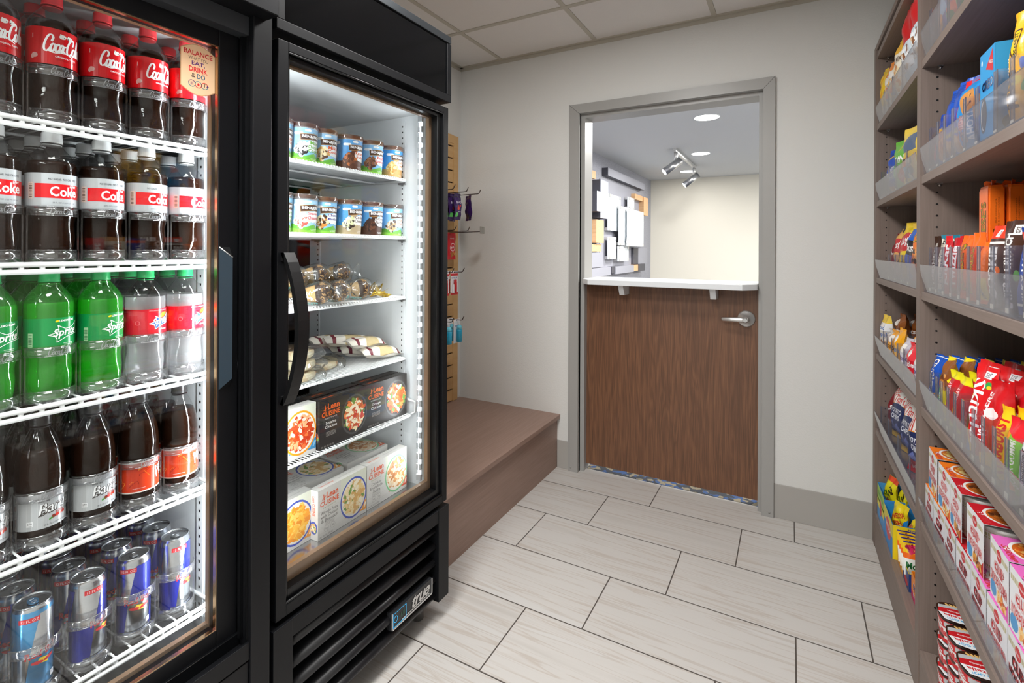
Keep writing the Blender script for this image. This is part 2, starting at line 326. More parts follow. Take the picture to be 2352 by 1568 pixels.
class Print:
    def __init__(s, kind='foil'): s.sh = []; s.kind = kind
    def M(s, c): return ink(c, s.kind) if isinstance(c, str) else c
    def add(s, tris, c, l): s.sh.append((tris, s.M(c), l))
    def rect(s, x0, y0, x1, y1, c, l=0): s.add([[(x0, y0), (x1, y0), (x1, y1), (x0, y1)]], c, l); return s
    def poly(s, P, c, l=1):
        from mathutils.geometry import tessellate_polygon
        t = tessellate_polygon([[Vector((x, y, 0)) for x, y in P]]); T = []
        for a in t:
            q = [P[i] for i in a]
            if (q[1][0]-q[0][0])*(q[2][1]-q[0][1])-(q[1][1]-q[0][1])*(q[2][0]-q[0][0]) < 0: q.reverse()
            T.append(q)
        s.add(T, c, l); return s
    def ell(s, cx, cy, rx, ry, c, l=1, n=20, rot=0):
        s.add([[(cx+rx*cos(2*pi*k/n)*cos(rot)-ry*sin(2*pi*k/n)*sin(rot), cy+rx*cos(2*pi*k/n)*sin(rot)+ry*sin(2*pi*k/n)*cos(rot)) for k in range(n)]], c, l); return s
    def blob(s, cx, cy, rx, ry, c, l, rnd, rot=0, n=9):
        s.add([[(cx+(rx*cos(a)*cos(rot)-ry*sin(a)*sin(rot)), cy+(rx*cos(a)*sin(rot)+ry*sin(a)*cos(rot))) for a in [2*pi*(k+rnd.uniform(-.25, .25))/n for k in range(n)]]], c, l); return s
    def text(s, t, cx, cy, w=None, h=None, c='ffffff', l=2, rot=0, bold=.02, shear=0, space=1):
        V, Fc, asp = textmesh(t, bold, shear, space)
        if w is None: w = h*asp
        if h is None: h = w/asp
        cr, sr = cos(rot), sin(rot); Q = [(cx+x*w*cr-y*h*sr, cy+x*w*sr+y*h*cr) for x, y in V]
        s.add([[Q[i] for i in f] for f in Fc], c, l); return s
    def stroke(s, P, wd, c, l=2, taper=True, k=6):
        P = catmull(P, k); T = []; n = len(P); L = []; R = []
        for i, p in enumerate(P):
            a = P[max(i-1, 0)]; b = P[min(i+1, n-1)]; dx, dy = b[0]-a[0], b[1]-a[1]; q = max(1e-9, (dx*dx+dy*dy)**.5)
            ww = wd/2*((.55+.75*abs(dy/q)) if taper else 1); L.append((p[0]-dy/q*ww, p[1]+dx/q*ww)); R.append((p[0]+dy/q*ww, p[1]-dx/q*ww))
        for i in range(n-1): T.append([R[i], R[i+1], L[i+1], L[i]])
        s.add(T, c, l); return s
    def script(s, word, cx, cy, w, h, c, l=2, wd=.13, tail=False, rot=0):
        st, X = script(word); X += .18
        cr, sr = cos(rot), sin(rot)
        def mp(x, y): x, y = (x/X-.5)*w, (y-.45)*h; return (cx+x*cr-y*sr, cy+x*sr+y*cr)
        for p in st: s.stroke([mp(x, y) for x, y in p], wd*h, c, l, k=4)
        if tail: s.stroke([mp(.30, .02), mp(.1, -.18), mp(.5, -.28), mp(1.4, -.14), mp(2.1, -.30)], wd*h*.8, c, l, k=4)
        return s
    def food(s, cx, cy, rx, ry, cols, n, seed, l=2, size=.22, long=1.0):
        rnd = random.Random(seed); lay = {}
        for i in range(n):
            a = rnd.uniform(0, 2*pi); q = sqrt(rnd.random())*.82; sz = rnd.uniform(.6, 1.2)*size
            c = rnd.choice(cols); s.blob(cx+rx*q*cos(a), cy+ry*q*sin(a), rx*sz*long, ry*sz, c, l+(i/n)*1.2, rnd, rnd.uniform(0, pi))
        return s
    def emit(s, mb, fn, cell=None, smooth=False):
        for T, mat, l in s.sh:
            for poly in T:
                for q in clip(poly, cell): mb.face([fn(x, y, l) for x, y in q], mat, smooth)
def clip(poly, cell):
    if not cell: return [poly]
    out = [poly]
    for ax in (0, 1, 2):
        if ax < 2 and not cell[ax]: continue
        if ax == 2 and len(cell) < 3: continue
        F = (lambda p: p[0]/cell[0]) if ax == 0 else (lambda p: p[1]/cell[1]) if ax == 1 else (lambda p: p[0]/cell[0]+p[1]/cell[1])
        nx = []
        for P in out:
            V = [F(p) for p in P]; k0 = math.floor(min(V)+1e-6); k1 = math.ceil(max(V)-1e-6)
            if k1-k0 <= 1: nx.append(P); continue
            for k in range(k0, k1):
                Q = half(half(P, F, k, 1), F, k+1, -1)
                if len(Q) > 2: nx.append(Q)
        out = nx
    return out
def half(P, F, t, sg):
    out = []; n = len(P)
    for i in range(n):
        a, b = P[i], P[(i+1) % n]; da, db = (F(a)-t)*sg, (F(b)-t)*sg
        if da >= 0: out.append(a)
        if (da > 0 and db < 0) or (da < 0 and db > 0):
            u = da/(da-db); out.append((a[0]+(b[0]-a[0])*u, a[1]+(b[1]-a[1])*u))
    return out
def cyl(r, eps=.00018): return lambda x, y, l: ((r+l*eps)*sin(x/r), -(r+l*eps)*cos(x/r), y)
def flat(y0, eps=.00018): return lambda x, y, l: (x, y0-l*eps, y)
ORD = ['first', 'second', 'third', 'fourth', 'fifth', 'sixth', 'seventh', 'eighth', 'ninth', 'tenth']
# ================================================================== THE ROOM
CZ = 2.446; XL = -1.885; XR = .745; YB = 2.72; YF = -2.7
def slab(name, a, b, mat):
    mb = MB(); mb.box(a, b, mat); return struct(mb, name)
slab('floor', (XL-.1, YF, -.05), (XR+.1, 2.785, 0), floor_tile())
slab('ceiling', (XL-.1, YF, CZ), (XR+.1, YB+.02, CZ+.04), CEIL)
slab('wall_left', (XL-.1, YF, -.05), (XL, YB, CZ), WALL)
slab('wall_right', (XR, YF, -.05), (XR+.1, YB+.12, CZ), WALL)
slab('wall_front', (XL-.1, YF-.1, -.05), (XR+.1, YF, CZ), WALL)
mb = MB()
mb.box((XL-.1, YB, 0), (-1.09, YB+.13, CZ), WALL); mb.box((-.09, YB, 0), (XR+.1, YB+.13, CZ), WALL); mb.box((-1.09, YB, 2.075), (-.09, YB+.13, CZ), WALL)
struct(mb, 'wall_back')
mb = MB()                                               # exposed ceiling grid
for x in (-1.575, -.965, -.34, .28): mb.box((x-.012, YF, CZ-.004), (x+.012, YB, CZ+.001), TBAR)
for y in (2.267, 1.657, 1.047, .437, -.173, -.783, -1.393, -2.003): mb.box((XL, y-.012, CZ-.005), (XR, y+.012, CZ+.001), TBAR)
mb.box((XL, YB-.022, CZ-.005), (XR, YB, CZ+.001), TBAR); mb.box((XL, YF, CZ-.005), (XL+.022, YB, CZ+.001), TBAR)
mb.box((XL, YB-.002, CZ-.024), (XR, YB, CZ), TBAR); mb.box((XL, YF, CZ-.024), (XL+.002, YB, CZ), TBAR)
struct(mb, 'trim_1')
for nm, x0, x1 in (('baseboard_left', -1.19, -1.117), ('baseboard_right', -.066, .322)):
    mb = MB(); mb.box((x0, YB-.006, 0), (x1, YB, .160), BASEM); o = struct(mb, nm, bevel=.0015)
# door frame
mb = MB()
def jamb(mb, xo, xi, xs):
    mb.box((xo, 2.702, 0), (xi, YB+.02, 2.098), FRM); mb.box((xi, 2.738, 0), (xs, YB+.14, 2.045), FRM); mb.box((xo, YB, 0), (xi, YB+.14, 2.098), FRM)
jamb(mb, -1.117, -1.058, -1.034); jamb(mb, -.066, -.118, -.137)
mb.box((-1.058, 2.7025, 2.045), (-.118, YB+.14, 2.0975), FRM); mb.box((-1.034, 2.7385, 2.024), (-.137, YB+.139, 2.045), FRM)
for x0, z0, x1, z1 in ((-1.117, 2.098, -1.058, 2.045), (-.066, 2.098, -.118, 2.045)):
    mb.tube([(x0, 2.7017, z0), (x1, 2.7017, z1)], .0006, BLKP, 4)
for x in (-1.10, -.085):
    mb.tube([(x, 2.7028, .022), (x, 2.7005, .022)], .005, FRM, 10)
struct(mb, 'trim_2')
# half door with shelf
dr = thing('half_door', 'walnut veneer half door with a white counter shelf on top, in the grey frame', 'door', (-.585, 2.80, 0)); dr['kind'] = 'structure'; dr.name = 'door_1'
def part(mb, name, root, **k):
    o = mb.build(name, parent=root, **k); o.location = -Vector(root.location); return o
mb = MB(); mb.box((-1.045, 2.780, .032), (-.128, 2.825, 1.076), walnut()); part(mb, 'door_leaf', dr)
mb = MB()
P = [(-1.032, 2.765), (-1.032, 2.70), (-.975, 2.628), (-.20, 2.628), (-.139, 2.70), (-.139, 2.765), (-.139, 2.96), (-1.032, 2.96)]
for z0, z1 in ((1.078, 1.106),):
    n = len(P); mb.faces([(x, y, z0) for x, y in P]+[(x, y, z1) for x, y in P], [tuple(range(n-1, -1, -1)), tuple(range(n, 2*n))]+[(i, (i+1) % n, n+(i+1) % n, n+i) for i in range(n)], QTZ)
part(mb, 'counter_shelf', dr, bevel=.002)
for x in (-.80, -.337):
    mb = MB(); q = [(2.655, 1.078), (2.665, 1.062), (2.690, 1.024), (2.780, 1.024), (2.780, 1.078)]
    n = len(q); mb.faces([(x-.014, y, z) for y, z in q]+[(x+.014, y, z) for y, z in q], [tuple(range(n)), tuple(range(2*n-1, n-1, -1))]+[(i, n+i, n+(i+1) % n, (i+1) % n) for i in range(n)], QTZ)
    part(mb, 'bracket', dr, bevel=.001)
mb = MB(); cx, cz = -.193, .928
mb.lathe([(0, .041), (.004, .041), (.009, .036), (.012, .022), (.03, .014), (.05, .012)], SATN, n=40)
mb.v = [(cx+x, 2.780-z, cz+y) for x, y, z in mb.v]
mb.tube([(cx+.006, 2.722, cz), (cx-.02, 2.720, cz), (cx-.06, 2.722, cz-.001), (cx-.10, 2.728, cz-.003), (cx-.108, 2.738, cz-.003)], [.013, .0125, .0105, .009, .007], SATN, 12)
mb.lathe([(0, .010), (.004, .0095)], STEEL, n=20, capb=False); k = 20*2
mb.v[-k:] = [(cx+x, 2.722-z-.012, cz+y) for x, y, z in mb.v[-k:]]
part(mb, 'door_handle', dr)
# ------------------------------------------------ the lobby behind
slab('floor_lobby', (-2.1, 2.785, -.06), (3.4, 8.8, -.004), carpet())
slab('ceiling_lobby', (-2.2, YB+.13, CZ), (3.4, 8.8, CZ+.04), CEILB)
slab('wall_lobby_left', (-2.2, YB+.13, -.06), (-2.085, 8.7, CZ), grain('lobby_wallpaper', '8f9099', 'a6a7b0', 1, (40, 40, 260), rough=.7, lo=.3, hi=.7))
slab('wall_lobby_back', (-2.2, 8.66, -.06), (3.4, 8.76, CZ), WALLB)
slab('wall_lobby_right', (3.3, YB+.13, -.06), (3.4, 8.7, CZ), WALLB)
for i, (x, y) in enumerate(((-.656, 4.747), (-.964, 6.487), (-1.347, 7.87), (.9, 4.2), (1.2, 6.6))):
    lab = ['round recessed downlight nearest the half door in the lobby ceiling', 'round recessed downlight just beyond the track light', 'round recessed downlight farthest from the half door, behind the track light spot',
           'round recessed downlight in the lobby to the side of the doorway', 'round recessed downlight deep in the lobby to the side'][i]
    if i > 2: continue
    t = thing('downlight', lab, 'ceiling light', (x, y, CZ), group='recessed lobby downlights')
    mb = MB(); mb.lathe([(-.006, .105), (-.002, .112), (0, .112)], WHT, n=32, capb=False, capt=False); mb.build('trim_ring', t)
    mb = MB(); mb.lathe([(-.004, .104), (-.003, .104)], pm('downlight_lens', 'fffaf0', emis=9), n=32); mb.build('lens', t)
t = thing('track_light', 'short ceiling track with two silver cylinder spotlights in the lobby', 'track light', (-1.18, 6.7, CZ))
mb = MB(); mb.box((-1.195, 6.02, CZ-.035), (-1.165, 7.45, CZ), SATN); part(mb, 'track', t)
for y, tl in ((6.10, -.35), (7.38, -.2)):
    mb = MB(); mb.tube([(-1.18, y, CZ-.035), (-1.18, y, CZ-.12)], .022, SATN, 10)
    a = Vector((-1.15, y, CZ-.15)); d = Vector((-.72, tl, -.58)).normalized()
    mb.tube([a-d*.03, a+d*.20], .045, STEEL, 18, cap=True); o = part(mb, 'spotlight', t)
    m2 = MB(); m2.tube([a+d*.2, a+d*.204], .038, pm('spot_lens', 'ffffff', emis=8), 18); l2 = m2.build('lens', o)
    L = bpy.data.lights.new('spot', 'SPOT'); L.energy = 6; L.spot_size = 1.3; L.spot_blend = .6; L.shadow_soft_size = .04
    lo = bpy.data.objects.new('track_spot_light', L); sc.collection.objects.link(lo); lo.location = a+d*.23; lo.rotation_euler = d.to_track_quat('-Z', 'Y').to_euler()
# wall sculpture sign
sg = thing('wall_sculpture', 'layered block and frosted glass sign panel on the grey lobby wall', 'wall art', (-2.085, 6.9, 1.05))
PG = pm('panel_grey', '9b9ca6', rough=.5); PD = pm('panel_charcoal', '4a4a52', rough=.5); PO = grain('panel_maple', 'd3a679', 'dfb78c', 1, (5, 60, 60)); PW = pm('panel_pale', 'b4b8c6', rough=.45)
FRG = pm('frosted_glass', 'e2e8ec', rough=.35, spec=.4)
SC = [('backing_panel', PG, 6.02, 7.94, 1.03, 2.16, .012, None), ('block', PW, 5.72, 6.01, 1.645, 2.10, .12, PD), ('block', PO, 5.45, 5.686, 2.10, 2.19, .07, None), ('block', PW, 5.45, 5.68, 1.706, 1.935, .17, PD),
      ('block', PO, 5.66, 5.933, 1.35, 1.625, .09, None), ('block', PO, 5.45, 5.935, 1.248, 1.335, .06, None), ('block', PG, 5.45, 6.037, 1.057, 1.235, .05, None), ('block', PG, 6.12, 7.93, 2.20, 2.30, .08, PD),
      ('block', PO, 7.41, 7.84, 2.02, 2.10, .07, None), ('block', PO, 7.84, 8.10, 1.808, 2.09, .09, None), ('block', PG, 7.689, 7.934, 1.317, 1.785, .03, None), ('block', PD, 7.42, 7.676, 1.057, 1.30, .05, None),
      ('block', PG, 7.676, 8.188, 1.055, 1.30, .05, PD), ('block', PG, 5.45, 6.32, .945, 1.05, .06, None), ('block', PD, 6.32, 6.45, .963, 1.052, .07, None), ('block', PG, 6.45, 7.335, .95, 1.05, .08, None),
      ('block', PO, 7.335, 7.562, .96, 1.05, .08, None), ('block', PD, 7.562, 7.94, .95, 1.055, .09, None)]
for nm, m, y0, y1, z0, z1, d, side in SC:
    mb = MB(); x0 = -2.085; mb.box((x0, y0, z0), (x0+d, y1, z1), m)
    if side: mb.m[2] = mb.mi(side); mb.m[0] = mb.mi(side)
    part(mb, nm, sg)
for y0, y1, z0, z1, d in ((6.165, 6.695, 1.514, 1.98, .07), (6.50, 7.05, 1.33, 1.85, .11), (7.045, 7.368, 1.849, 2.02, .07), (6.75, 7.60, 1.318, 1.83, .15), (6.17, 6.503, 1.149, 1.435, .07), (6.52, 7.015, 1.117, 1.32, .09)):
    mb = MB(); mb.box((-2.085+d-.012, y0, z0), (-2.085+d, y1, z1), FRG); p = part(mb, 'glass_pane', sg)
    for y in (y0+.05, y1-.05):
        for z in (z0+.02, z1-.02): mb = MB(); mb.box((-2.085, y-.02, z-.018), (-2.085+d+.012, y+.02, z+.018), SATN); mb.build('clip', parent=p)
LW = pm('relief_letter', 'f6f8fa', rough=.4)
for i, tx in enumerate(('Holiday', 'Inn', 'Express', '& Suites')):
    mb = MB(); pr_ = Print('matt'); pr_.text(tx, -.02 if i % 2 else 0, -.11*i, h=.055, c=LW, bold=.06); pr_.emit(mb, lambda x, y, l: (-2.085+.152+l*.001, 7.28+x, 1.72+y)); part(mb, 'relief_word', sg)
mb = MB(); mb.tube([(-1.93, 6.70, 1.36), (-1.93, 6.82, 1.62), (-1.93, 6.96, 1.75), (-1.93, 7.12, 1.79)], .012, LW, 6); mb.tube([(-1.93, 6.84, 1.80), (-1.93, 6.80, 1.60), (-1.93, 6.78, 1.40)], .010, LW, 6); part(mb, 'relief_emblem', sg)
# ------------------------------------------------ ceiling lamps of the aisle (above and behind the camera)
for i, (x, y, s, lab) in enumerate(((-.62, 1.40, .17, 'square recessed ceiling lamp above the aisle in front of the freezer'), (-.62, .15, .31, 'square recessed ceiling lamp above the camera end of the aisle'))):
    t = thing('ceiling_lamp', lab, 'ceiling light', (x, y, CZ))
    mb = MB(); mb.box((-s-.02, -s-.02, -.012), (s+.02, -s, -.004), WHT); mb.box((-s-.02, s, -.012), (s+.02, s+.02, -.004), WHT); mb.box((-s-.02, -s, -.012), (-s, s, -.004), WHT); mb.box((s, -s, -.012), (s+.02, s, -.004), WHT); mb.build('frame', t)
    mb = MB(); mb.box((-s, -s, -.009), (s, s, -.005), pm('lamp_diffuser', 'fff8ee', emis=3)); mb.build('diffuser', t)

# ================================================================== BENCH, SLATWALL
t = thing('platform_bench', 'low brown laminate platform bench between the freezer and the end wall', 'bench', (-1.53, 2.1, 0))
mb = MB(); mb.box((XL, 1.445, .287), (-1.172, YB, .310), BEN); part(mb, 'bench_top', t, bevel=.0012)
mb = MB(); mb.box((-1.212, 1.445, 0), (-1.192, YB, .287), BEN); part(mb, 'front_panel', t)
t = thing('slatwall_panel', 'maple slatwall display panel on the left wall above the bench', 'display panel', (XL+.012, 2.3, .31))
mb = MB(); Y0, Y1, Z0, Z1 = 1.50, 2.665, .312, 1.985; X0, X1 = XL+.001, XL+.022
mb.box((X0, Y0, Z0), (X0+.008, Y1, Z1), pm('slat_groove', '3a2a1c', rough=.7))
zz = [Z0+.075+.0765*k for k in range(22)]
a = Z0+.005
for z in zz+[Z1-.055]:
    if z-.004 > a: mb.box((X0+.006, Y0+.045, a), (X1-.003, Y1-.048, z-.0045), MAPL)
    a = z+.0045
part(mb, 'slats', t)
mb = MB(); mb.box((X0, Y1-.05, Z0), (X1, Y1, Z1), MAPL); mb.box((X0, Y0, Z1-.05), (X1, Y1-.05, Z1), MAPL); mb.box((X0, Y0, Z0), (X1, Y0+.05, Z1-.05), MAPL); part(mb, 'frame', t)
def hook(Y, z, L, lab, scan=False):
    t = thing('display_hook', lab, 'hook', (X1, Y, z), group='slatwall display hooks')
    mb = MB(); mb.box((-.004, -.018, -.03), (.001, .018, .012), DRKM); mb.build('hook_plate', t)
    mb = MB(); mb.tube([(0, 0, -.004), (L-.02, 0, 0), (L-.012, 0, .003), (L, 0, .024)], .0026, DRKM, 6); mb.build('prong', t)
    if scan:
        mb = MB(); mb.box((L-.002, -.020, -.012), (L+.001, .026, .030), pm('price_flag', '8f8c84', rough=.5)); mb.build('price_flag', t)
    return t
HK = []
for r, (z, L) in enumerate(((1.598, .255), (1.373, .265), (1.140, .25), (.868, .25))):
    for c, Y in enumerate((2.27, 2.40, 2.53) if r < 2 else (2.17, 2.27, 2.37)):
        HK.append((r, c, Y, z, L)); hook(Y, z, L, 'dark wire display hook in the %s row of the slatwall, %s' % (('top', 'second', 'third', 'lowest')[r], ('nearest the freezer', 'in the middle', 'nearest the end wall')[c]), r == 1 and c == 2)

# ================================================================== RIGHT CABINET (freezer)
fr = thing('glass_door_freezer', 'tall black glass-door freezer holding ice cream pints and boxed frozen meals', 'freezer', (-1.38, 1.09, 0))
mb = MB(); A, B_ = .752, 1.431
mb.box((-1.74, A, .075), (-1.095, A+.03, 2.0), BLK); mb.box((-1.74, B_-.03, .075), (-1.095, B_, 2.0), BLK); mb.box((-1.74, A, .075), (-1.70, B_, 2.0), BLK)
mb.box((-1.74, A, 1.775), (-1.095, B_, 2.0), BLK); mb.box((-1.70, A+.03, .075), (-1.16, B_-.03, .40), BLK)
part(mb, 'cabinet_body', fr, bevel=.002)
mb = MB(); mb.box((-1.705, A+.03, .44), (-1.70, B_-.03, 1.77), WHT); mb.box((-1.70, A+.03, .44), (-1.095, A+.038, 1.77), WHT); mb.box((-1.70, B_-.038, .44), (-1.095, B_-.03, 1.77), WHT)
mb.box((-1.70, A+.038, 1.74), (-1.095, B_-.038, 1.775), WHT)
for y in (A+.0385, B_-.0385):
    for x in (-1.215, -1.65):
        mb.box((x-.011, y-.001, .47), (x+.011, y+.001, 1.73), WHT)
        for k in range(62): mb.box((x-.0022, y-.0017, .482+k*.02), (x+.0022, y+.0017, .4875+k*.02), BLKP)
part(mb, 'liner', fr)
mb = MB(); mb.box((-1.70, A+.038, .40), (-1.095, B_-.038, .446), pm('steel_floor_pan', 'c9cacb', rough=.22, metal=1)); mb.box((-1.118, A+.038, .446), (-1.095, B_-.038, .458), WHT); part(mb, 'floor_pan', fr)
# header
mb = MB(); mb.box((-1.095, A, 1.775), (-1.04, B_, 2.0), BLK); mb.box((-1.041, A+.0, 1.775), (-1.032, B_, 1.80), BLK); mb.box((-1.041, A, 1.978), (-1.032, B_, 2.002), pm('header_trim_lit', '4a4e52', rough=.28, metal=.8)); mb.box((-1.041, A, 1.80), (-1.032, A+.022, 1.975), BLK); mb.box((-1.041, B_-.022, 1.80), (-1.032, B_, 1.975), BLK); part(mb, 'header', fr, bevel=.0015)  # top rim coloured lighter to imitate ceiling light caught along it
mb = MB(); mb.box((-1.0405, A+.024, 1.802), (-1.0365, B_-.024, 1.973), BLKG); part(mb, 'header_panel', fr)
# door
mb = MB(); D0, D1, E0, E1 = .762, 1.426, .402, 1.757; G0, G1, H0, H1 = .800, 1.380, .452, 1.722
def frame(mb, x0, x1, y0, y1, z0, z1, wl, wr, wb, wt, mat):
    mb.box((x0, y0, z0), (x1, y0+wl, z1), mat); mb.box((x0, y1-wr, z0), (x1, y1, z1), mat); mb.box((x0, y0+wl, z0), (x1, y1-wr, z0+wb), mat); mb.box((x0, y0+wl, z1-wt), (x1, y1-wr, z1), mat)
frame(mb, -1.092, -1.040, D0, D1, E0, E1, .028, .026, .026, .022, BLK)
frame(mb, -1.086, -1.050, D0+.026, D1-.024, E0+.024, E1-.020, .013, .024, .028, .018, BLK2)
dd = part(mb, 'door', fr, bevel=.0015)
mb = MB(); mb.tube([(-1.0435, D0+.028, E0+.029), (-1.0435, D1-.026, E0+.029)], .0035, BLK2, 8); mb.build('door_bead', parent=dd); mb = MB(); mb.tube([(-1.0435, D0+.03, E1-.024), (-1.0435, D1-.026, E1-.024)], .003, BLK2, 8); mb.build('door_bead', parent=dd)
mb = MB(); mb.box((-1.072, G0-.008, H0-.008), (-1.068, G1+.008, H1+.008), PANE); mb.build('glass_pane', parent=dd)
GSK = pm('tan_reflection_gasket', '8f7258', rough=.3, metal=.3)  # brown imitates a reflection at the glass edge, put into the spacer colour
mb = MB(); frame(mb, -1.090, -1.076, G0-.002, G1+.004, H0-.004, H1+.004, .004, .020, .036, .012, GSK); mb.build('inner_spacer', parent=dd)
mb = MB(); pts = []
for k in range(17):
    u = k/16; pts.append((-1.036+.052*sin(pi*u)**.8, .790, .905+u*.355))
for (x, y, z), (x2, y2, z2) in zip(pts[:-1], pts[1:]):
    mb.faces([(x-.006, y-.019, z), (x+.007, y-.019, z), (x+.007, y+.010, z), (x-.006, y+.010, z), (x2-.006, y2-.019, z2), (x2+.007, y2-.019, z2), (x2+.007, y2+.010, z2), (x2-.006, y2+.010, z2)], [(0, 1, 5, 4), (1, 2, 6, 5), (2, 3, 7, 6), (3, 0, 4, 7)], BLKP, False)
mb.box((-1.045, .771, .905), (-1.029, .80, .925), BLKP); mb.box((-1.045, .771, 1.24), (-1.029, .80, 1.26), BLKP)
mb.build('door_handle', parent=dd)
# grille
mb = MB(); mb.box((-1.09, A, .078), (-1.034, A+.052, .388), BLK); mb.box((-1.09, B_-.056, .078), (-1.034, B_, .388), BLK); mb.box((-1.09, A+.052, .345), (-1.036, B_-.056, .388), BLK); mb.box((-1.16, A+.05, .075), (-1.12, B_-.05, .39), BLKP); gr = part(mb, 'grille_frame', fr, bevel=.0015)
for k in range(5):
    z = .318-.0555*k; mb = MB(); q = []
    for a in range(9):
        th = radians(-60+a*22); q.append((-1.072+.026*cos(th), z+.016*sin(th)))
    q += [(-1.098, z-.026), (-1.100, z-.020)]
    n = len(q); ya, yb = A+.054, B_-.058
    mb.faces([(x, ya, zz_) for x, zz_ in q]+[(x, yb, zz_) for x, zz_ in q], [tuple(range(n)), tuple(range(2*n-1, n-1, -1))]+[(i, n+i, n+(i+1) % n, (i+1) % n) for i in range(n)], GRL, True)
    o = mb.build('louvre', parent=gr)
bd = MB(); x = -1.043
y0, y1, z0, z1 = 1.155, 1.350, .122, .180
bd.box((x-.02, y0, z0), (x, y1, z1-.006), pm('badge_face', '26272a', rough=.3)); bd.box((x-.001, y0, z0), (x+.002, y1, z0+.004), SATN); bd.box((x-.001, y0, z0), (x+.002, y0+.0035, z1-.006), SATN); bd.box((x-.001, y1-.0035, z0), (x+.002, y1, z1-.006), SATN)
p = Print('film'); p.text('true', 1.292, .152, w=.088, h=.034, c=SATN, shear=.35, bold=.05, space=.86); p.rect(1.2, .130, 1.335, .1335, SATN, 1)
p.emit(bd, lambda a, b, l: (x+.0012, a, b)); bo = bd.build('brand_badge', parent=gr)
bd = MB(); p = Print('film'); BL = pm('display_blue', '2fa8dc', emis=.6)
for a in ((1.160, .128, 1.220, .130), (1.160, .128, 1.1616, .170), (1.2184, .128, 1.220, .170), (1.160, .1685, 1.220, .170)): p.rect(*a, BL, 1)
p.stroke([(1.172+.008*cos(a), .150+.009*sin(a)) for a in [2*pi*k/8 for k in range(9)]], .0018, BL, 1, taper=False, k=2)
p.text('-1.0', 1.200, .150, w=.024, h=.016, c=pm('display_digits', '1c5a3c', emis=.3), bold=0); p.emit(bd, lambda a, b, l: (x+.0014, a, b)); bd.build('temperature_display', parent=bo)
for y in (A+.06, B_-.06):
    mb = MB(); mb.tube([(-1.12, y, 0), (-1.12, y, .078)], .02, STEEL, 12); mb.tube([(-1.66, y, 0), (-1.66, y, .078)], .02, STEEL, 12); part(mb, 'foot', fr)
def wire_shelf(root, xf, xb, y0, y1, z, pitch, double, r=.0019, frt=.0045):
    mb = MB(); n = int((y1-y0-.02)/pitch)
    if double:
        mb.tube([(xb, y1-.004, z-.004), (xf-.03, y1-.004, z-.004), (xf-.006, y1-.008, z), (xf, y1-.03, z), (xf, y0+.01, z)], frt, WIRE, 8)
        mb.tube([(xf+.0, y1-.014, z-.009), (xf+.001, y1-.03, z-.0125), (xf+.001, y0+.01, z-.0125)], frt, WIRE, 8)
        for k in range(n): y = y0+.015+k*pitch; mb.tube([(xf-.002, y, z), (xf-.001, y, z-.0125)], .0042, WIRE, 6)
    else:
        mb.tube([(xb, y1-.004, z-.003), (xf-.012, y1-.004, z-.003), (xf, y1-.012, z-.003), (xf, y0+.012, z-.003), (xf-.012, y0+.004, z-.003), (xb, y0+.004, z-.003)], frt, WIRE, 8)
    for k in range(n):
        y = y0+.015+k*pitch
        mb.tube([(xb, y, z+.003), (xf+.003, y, z+.003)]+([] if double else [(xf+.0055, y, z-.002)]), r, WIRE, 5)
    for x in (xb, xb+(xf-xb)*.35, xb+(xf-xb)*.7): mb.tube([(x, y0, z-.004), (x, y1-.004, z-.004)], .0034, WIRE, 6)
    o = part(mb, 'wire_shelf', root)
    mb = MB()
    for x in (-1.215, -1.65):
        if not double: mb.box((x-.016, y1-.002, z-.014), (x+.016, y1+.006, z-.006), STEEL); mb.box((x-.004, y1+.002, z-.02), (x+.004, y1+.008, z-.008), STEEL)
    if mb.v: mb.build('shelf_clip', parent=o)
for z in (1.512, 1.310, 1.100, .886): wire_shelf(fr, -1.190, -1.68, .795, 1.388, z, .0108, False)
wire_shelf(fr, -1.165, -1.68, .795, 1.388, .690, .0108, False)
mb = MB(); mb.tube([(-1.168, 1.380, .69), (-1.150, 1.388, .70), (-1.148, 1.386, .735), (-1.185, 1.384, .742), (-1.24, 1.384, .742)], .0042, WIRE, 8); part(mb, 'shelf_guard', fr)
def ledstrip(root, x, y, z0, z1, sy):
    mb = MB(); s = -1 if sy > 0 else 1
    mb.box((x-.010, y-s*.0015, z0), (x+.008, y-s*.004, z1), LEDH); n = int((z1-z0)/.036)
    for k in range(n+1): mb.box((x-.010, y-s*.0015, z0+k*.036-.010), (x+.008, y+s*.006, z0+k*.036+.010), LEDH)
    for k in range(n): mb.box((x-.006, y+s*.0004, z0+k*.036+.011), (x+.004, y-s*.0012, z0+k*.036+.025), LEDM)
    o = part(mb, 'led_strip', root)
ledstrip(fr, -1.109, 1.364, .49, 1.72, 1); ledstrip(fr, -1.106, .797, .49, 1.72, -1)

# ================================================================== LEFT CABINET (drinks cooler)
co = thing('sliding_door_cooler', 'tall black sliding-door drinks cooler filled with soda bottles and cans', 'cooler', (-1.38, .07, 0))
mb = MB(); A, B_ = -.60, .740
mb.box((-1.76, A, .09), (-1.03, A+.035, 1.80), BLK); mb.box((-1.76, B_-.032, .09), (-1.09, B_, 1.80), BLK); mb.box((-1.09, B_-.046, .0), (-1.03, B_, 1.80), BLK)
mb.box((-1.76, A, .09), (-1.72, B_, 1.80), BLK); mb.box((-1.76, A, .09), (-1.15, B_, .30), BLK)
part(mb, 'cabinet_body', co, bevel=.002)
mb = MB(); mb.box((-1.76, A, 1.778), (-.985, B_-.016, 2.1), BLK); part(mb, 'header', co, bevel=.002); mb = MB(); mb.box((-1.10, A, 1.737), (-1.045, B_-.0465, 1.7775), pm('track_lit_grey', '46494d', rough=.38, metal=.5)); part(mb, 'header_track', co)  # track face painted a lighter grey, as if lit by the aisle lamp
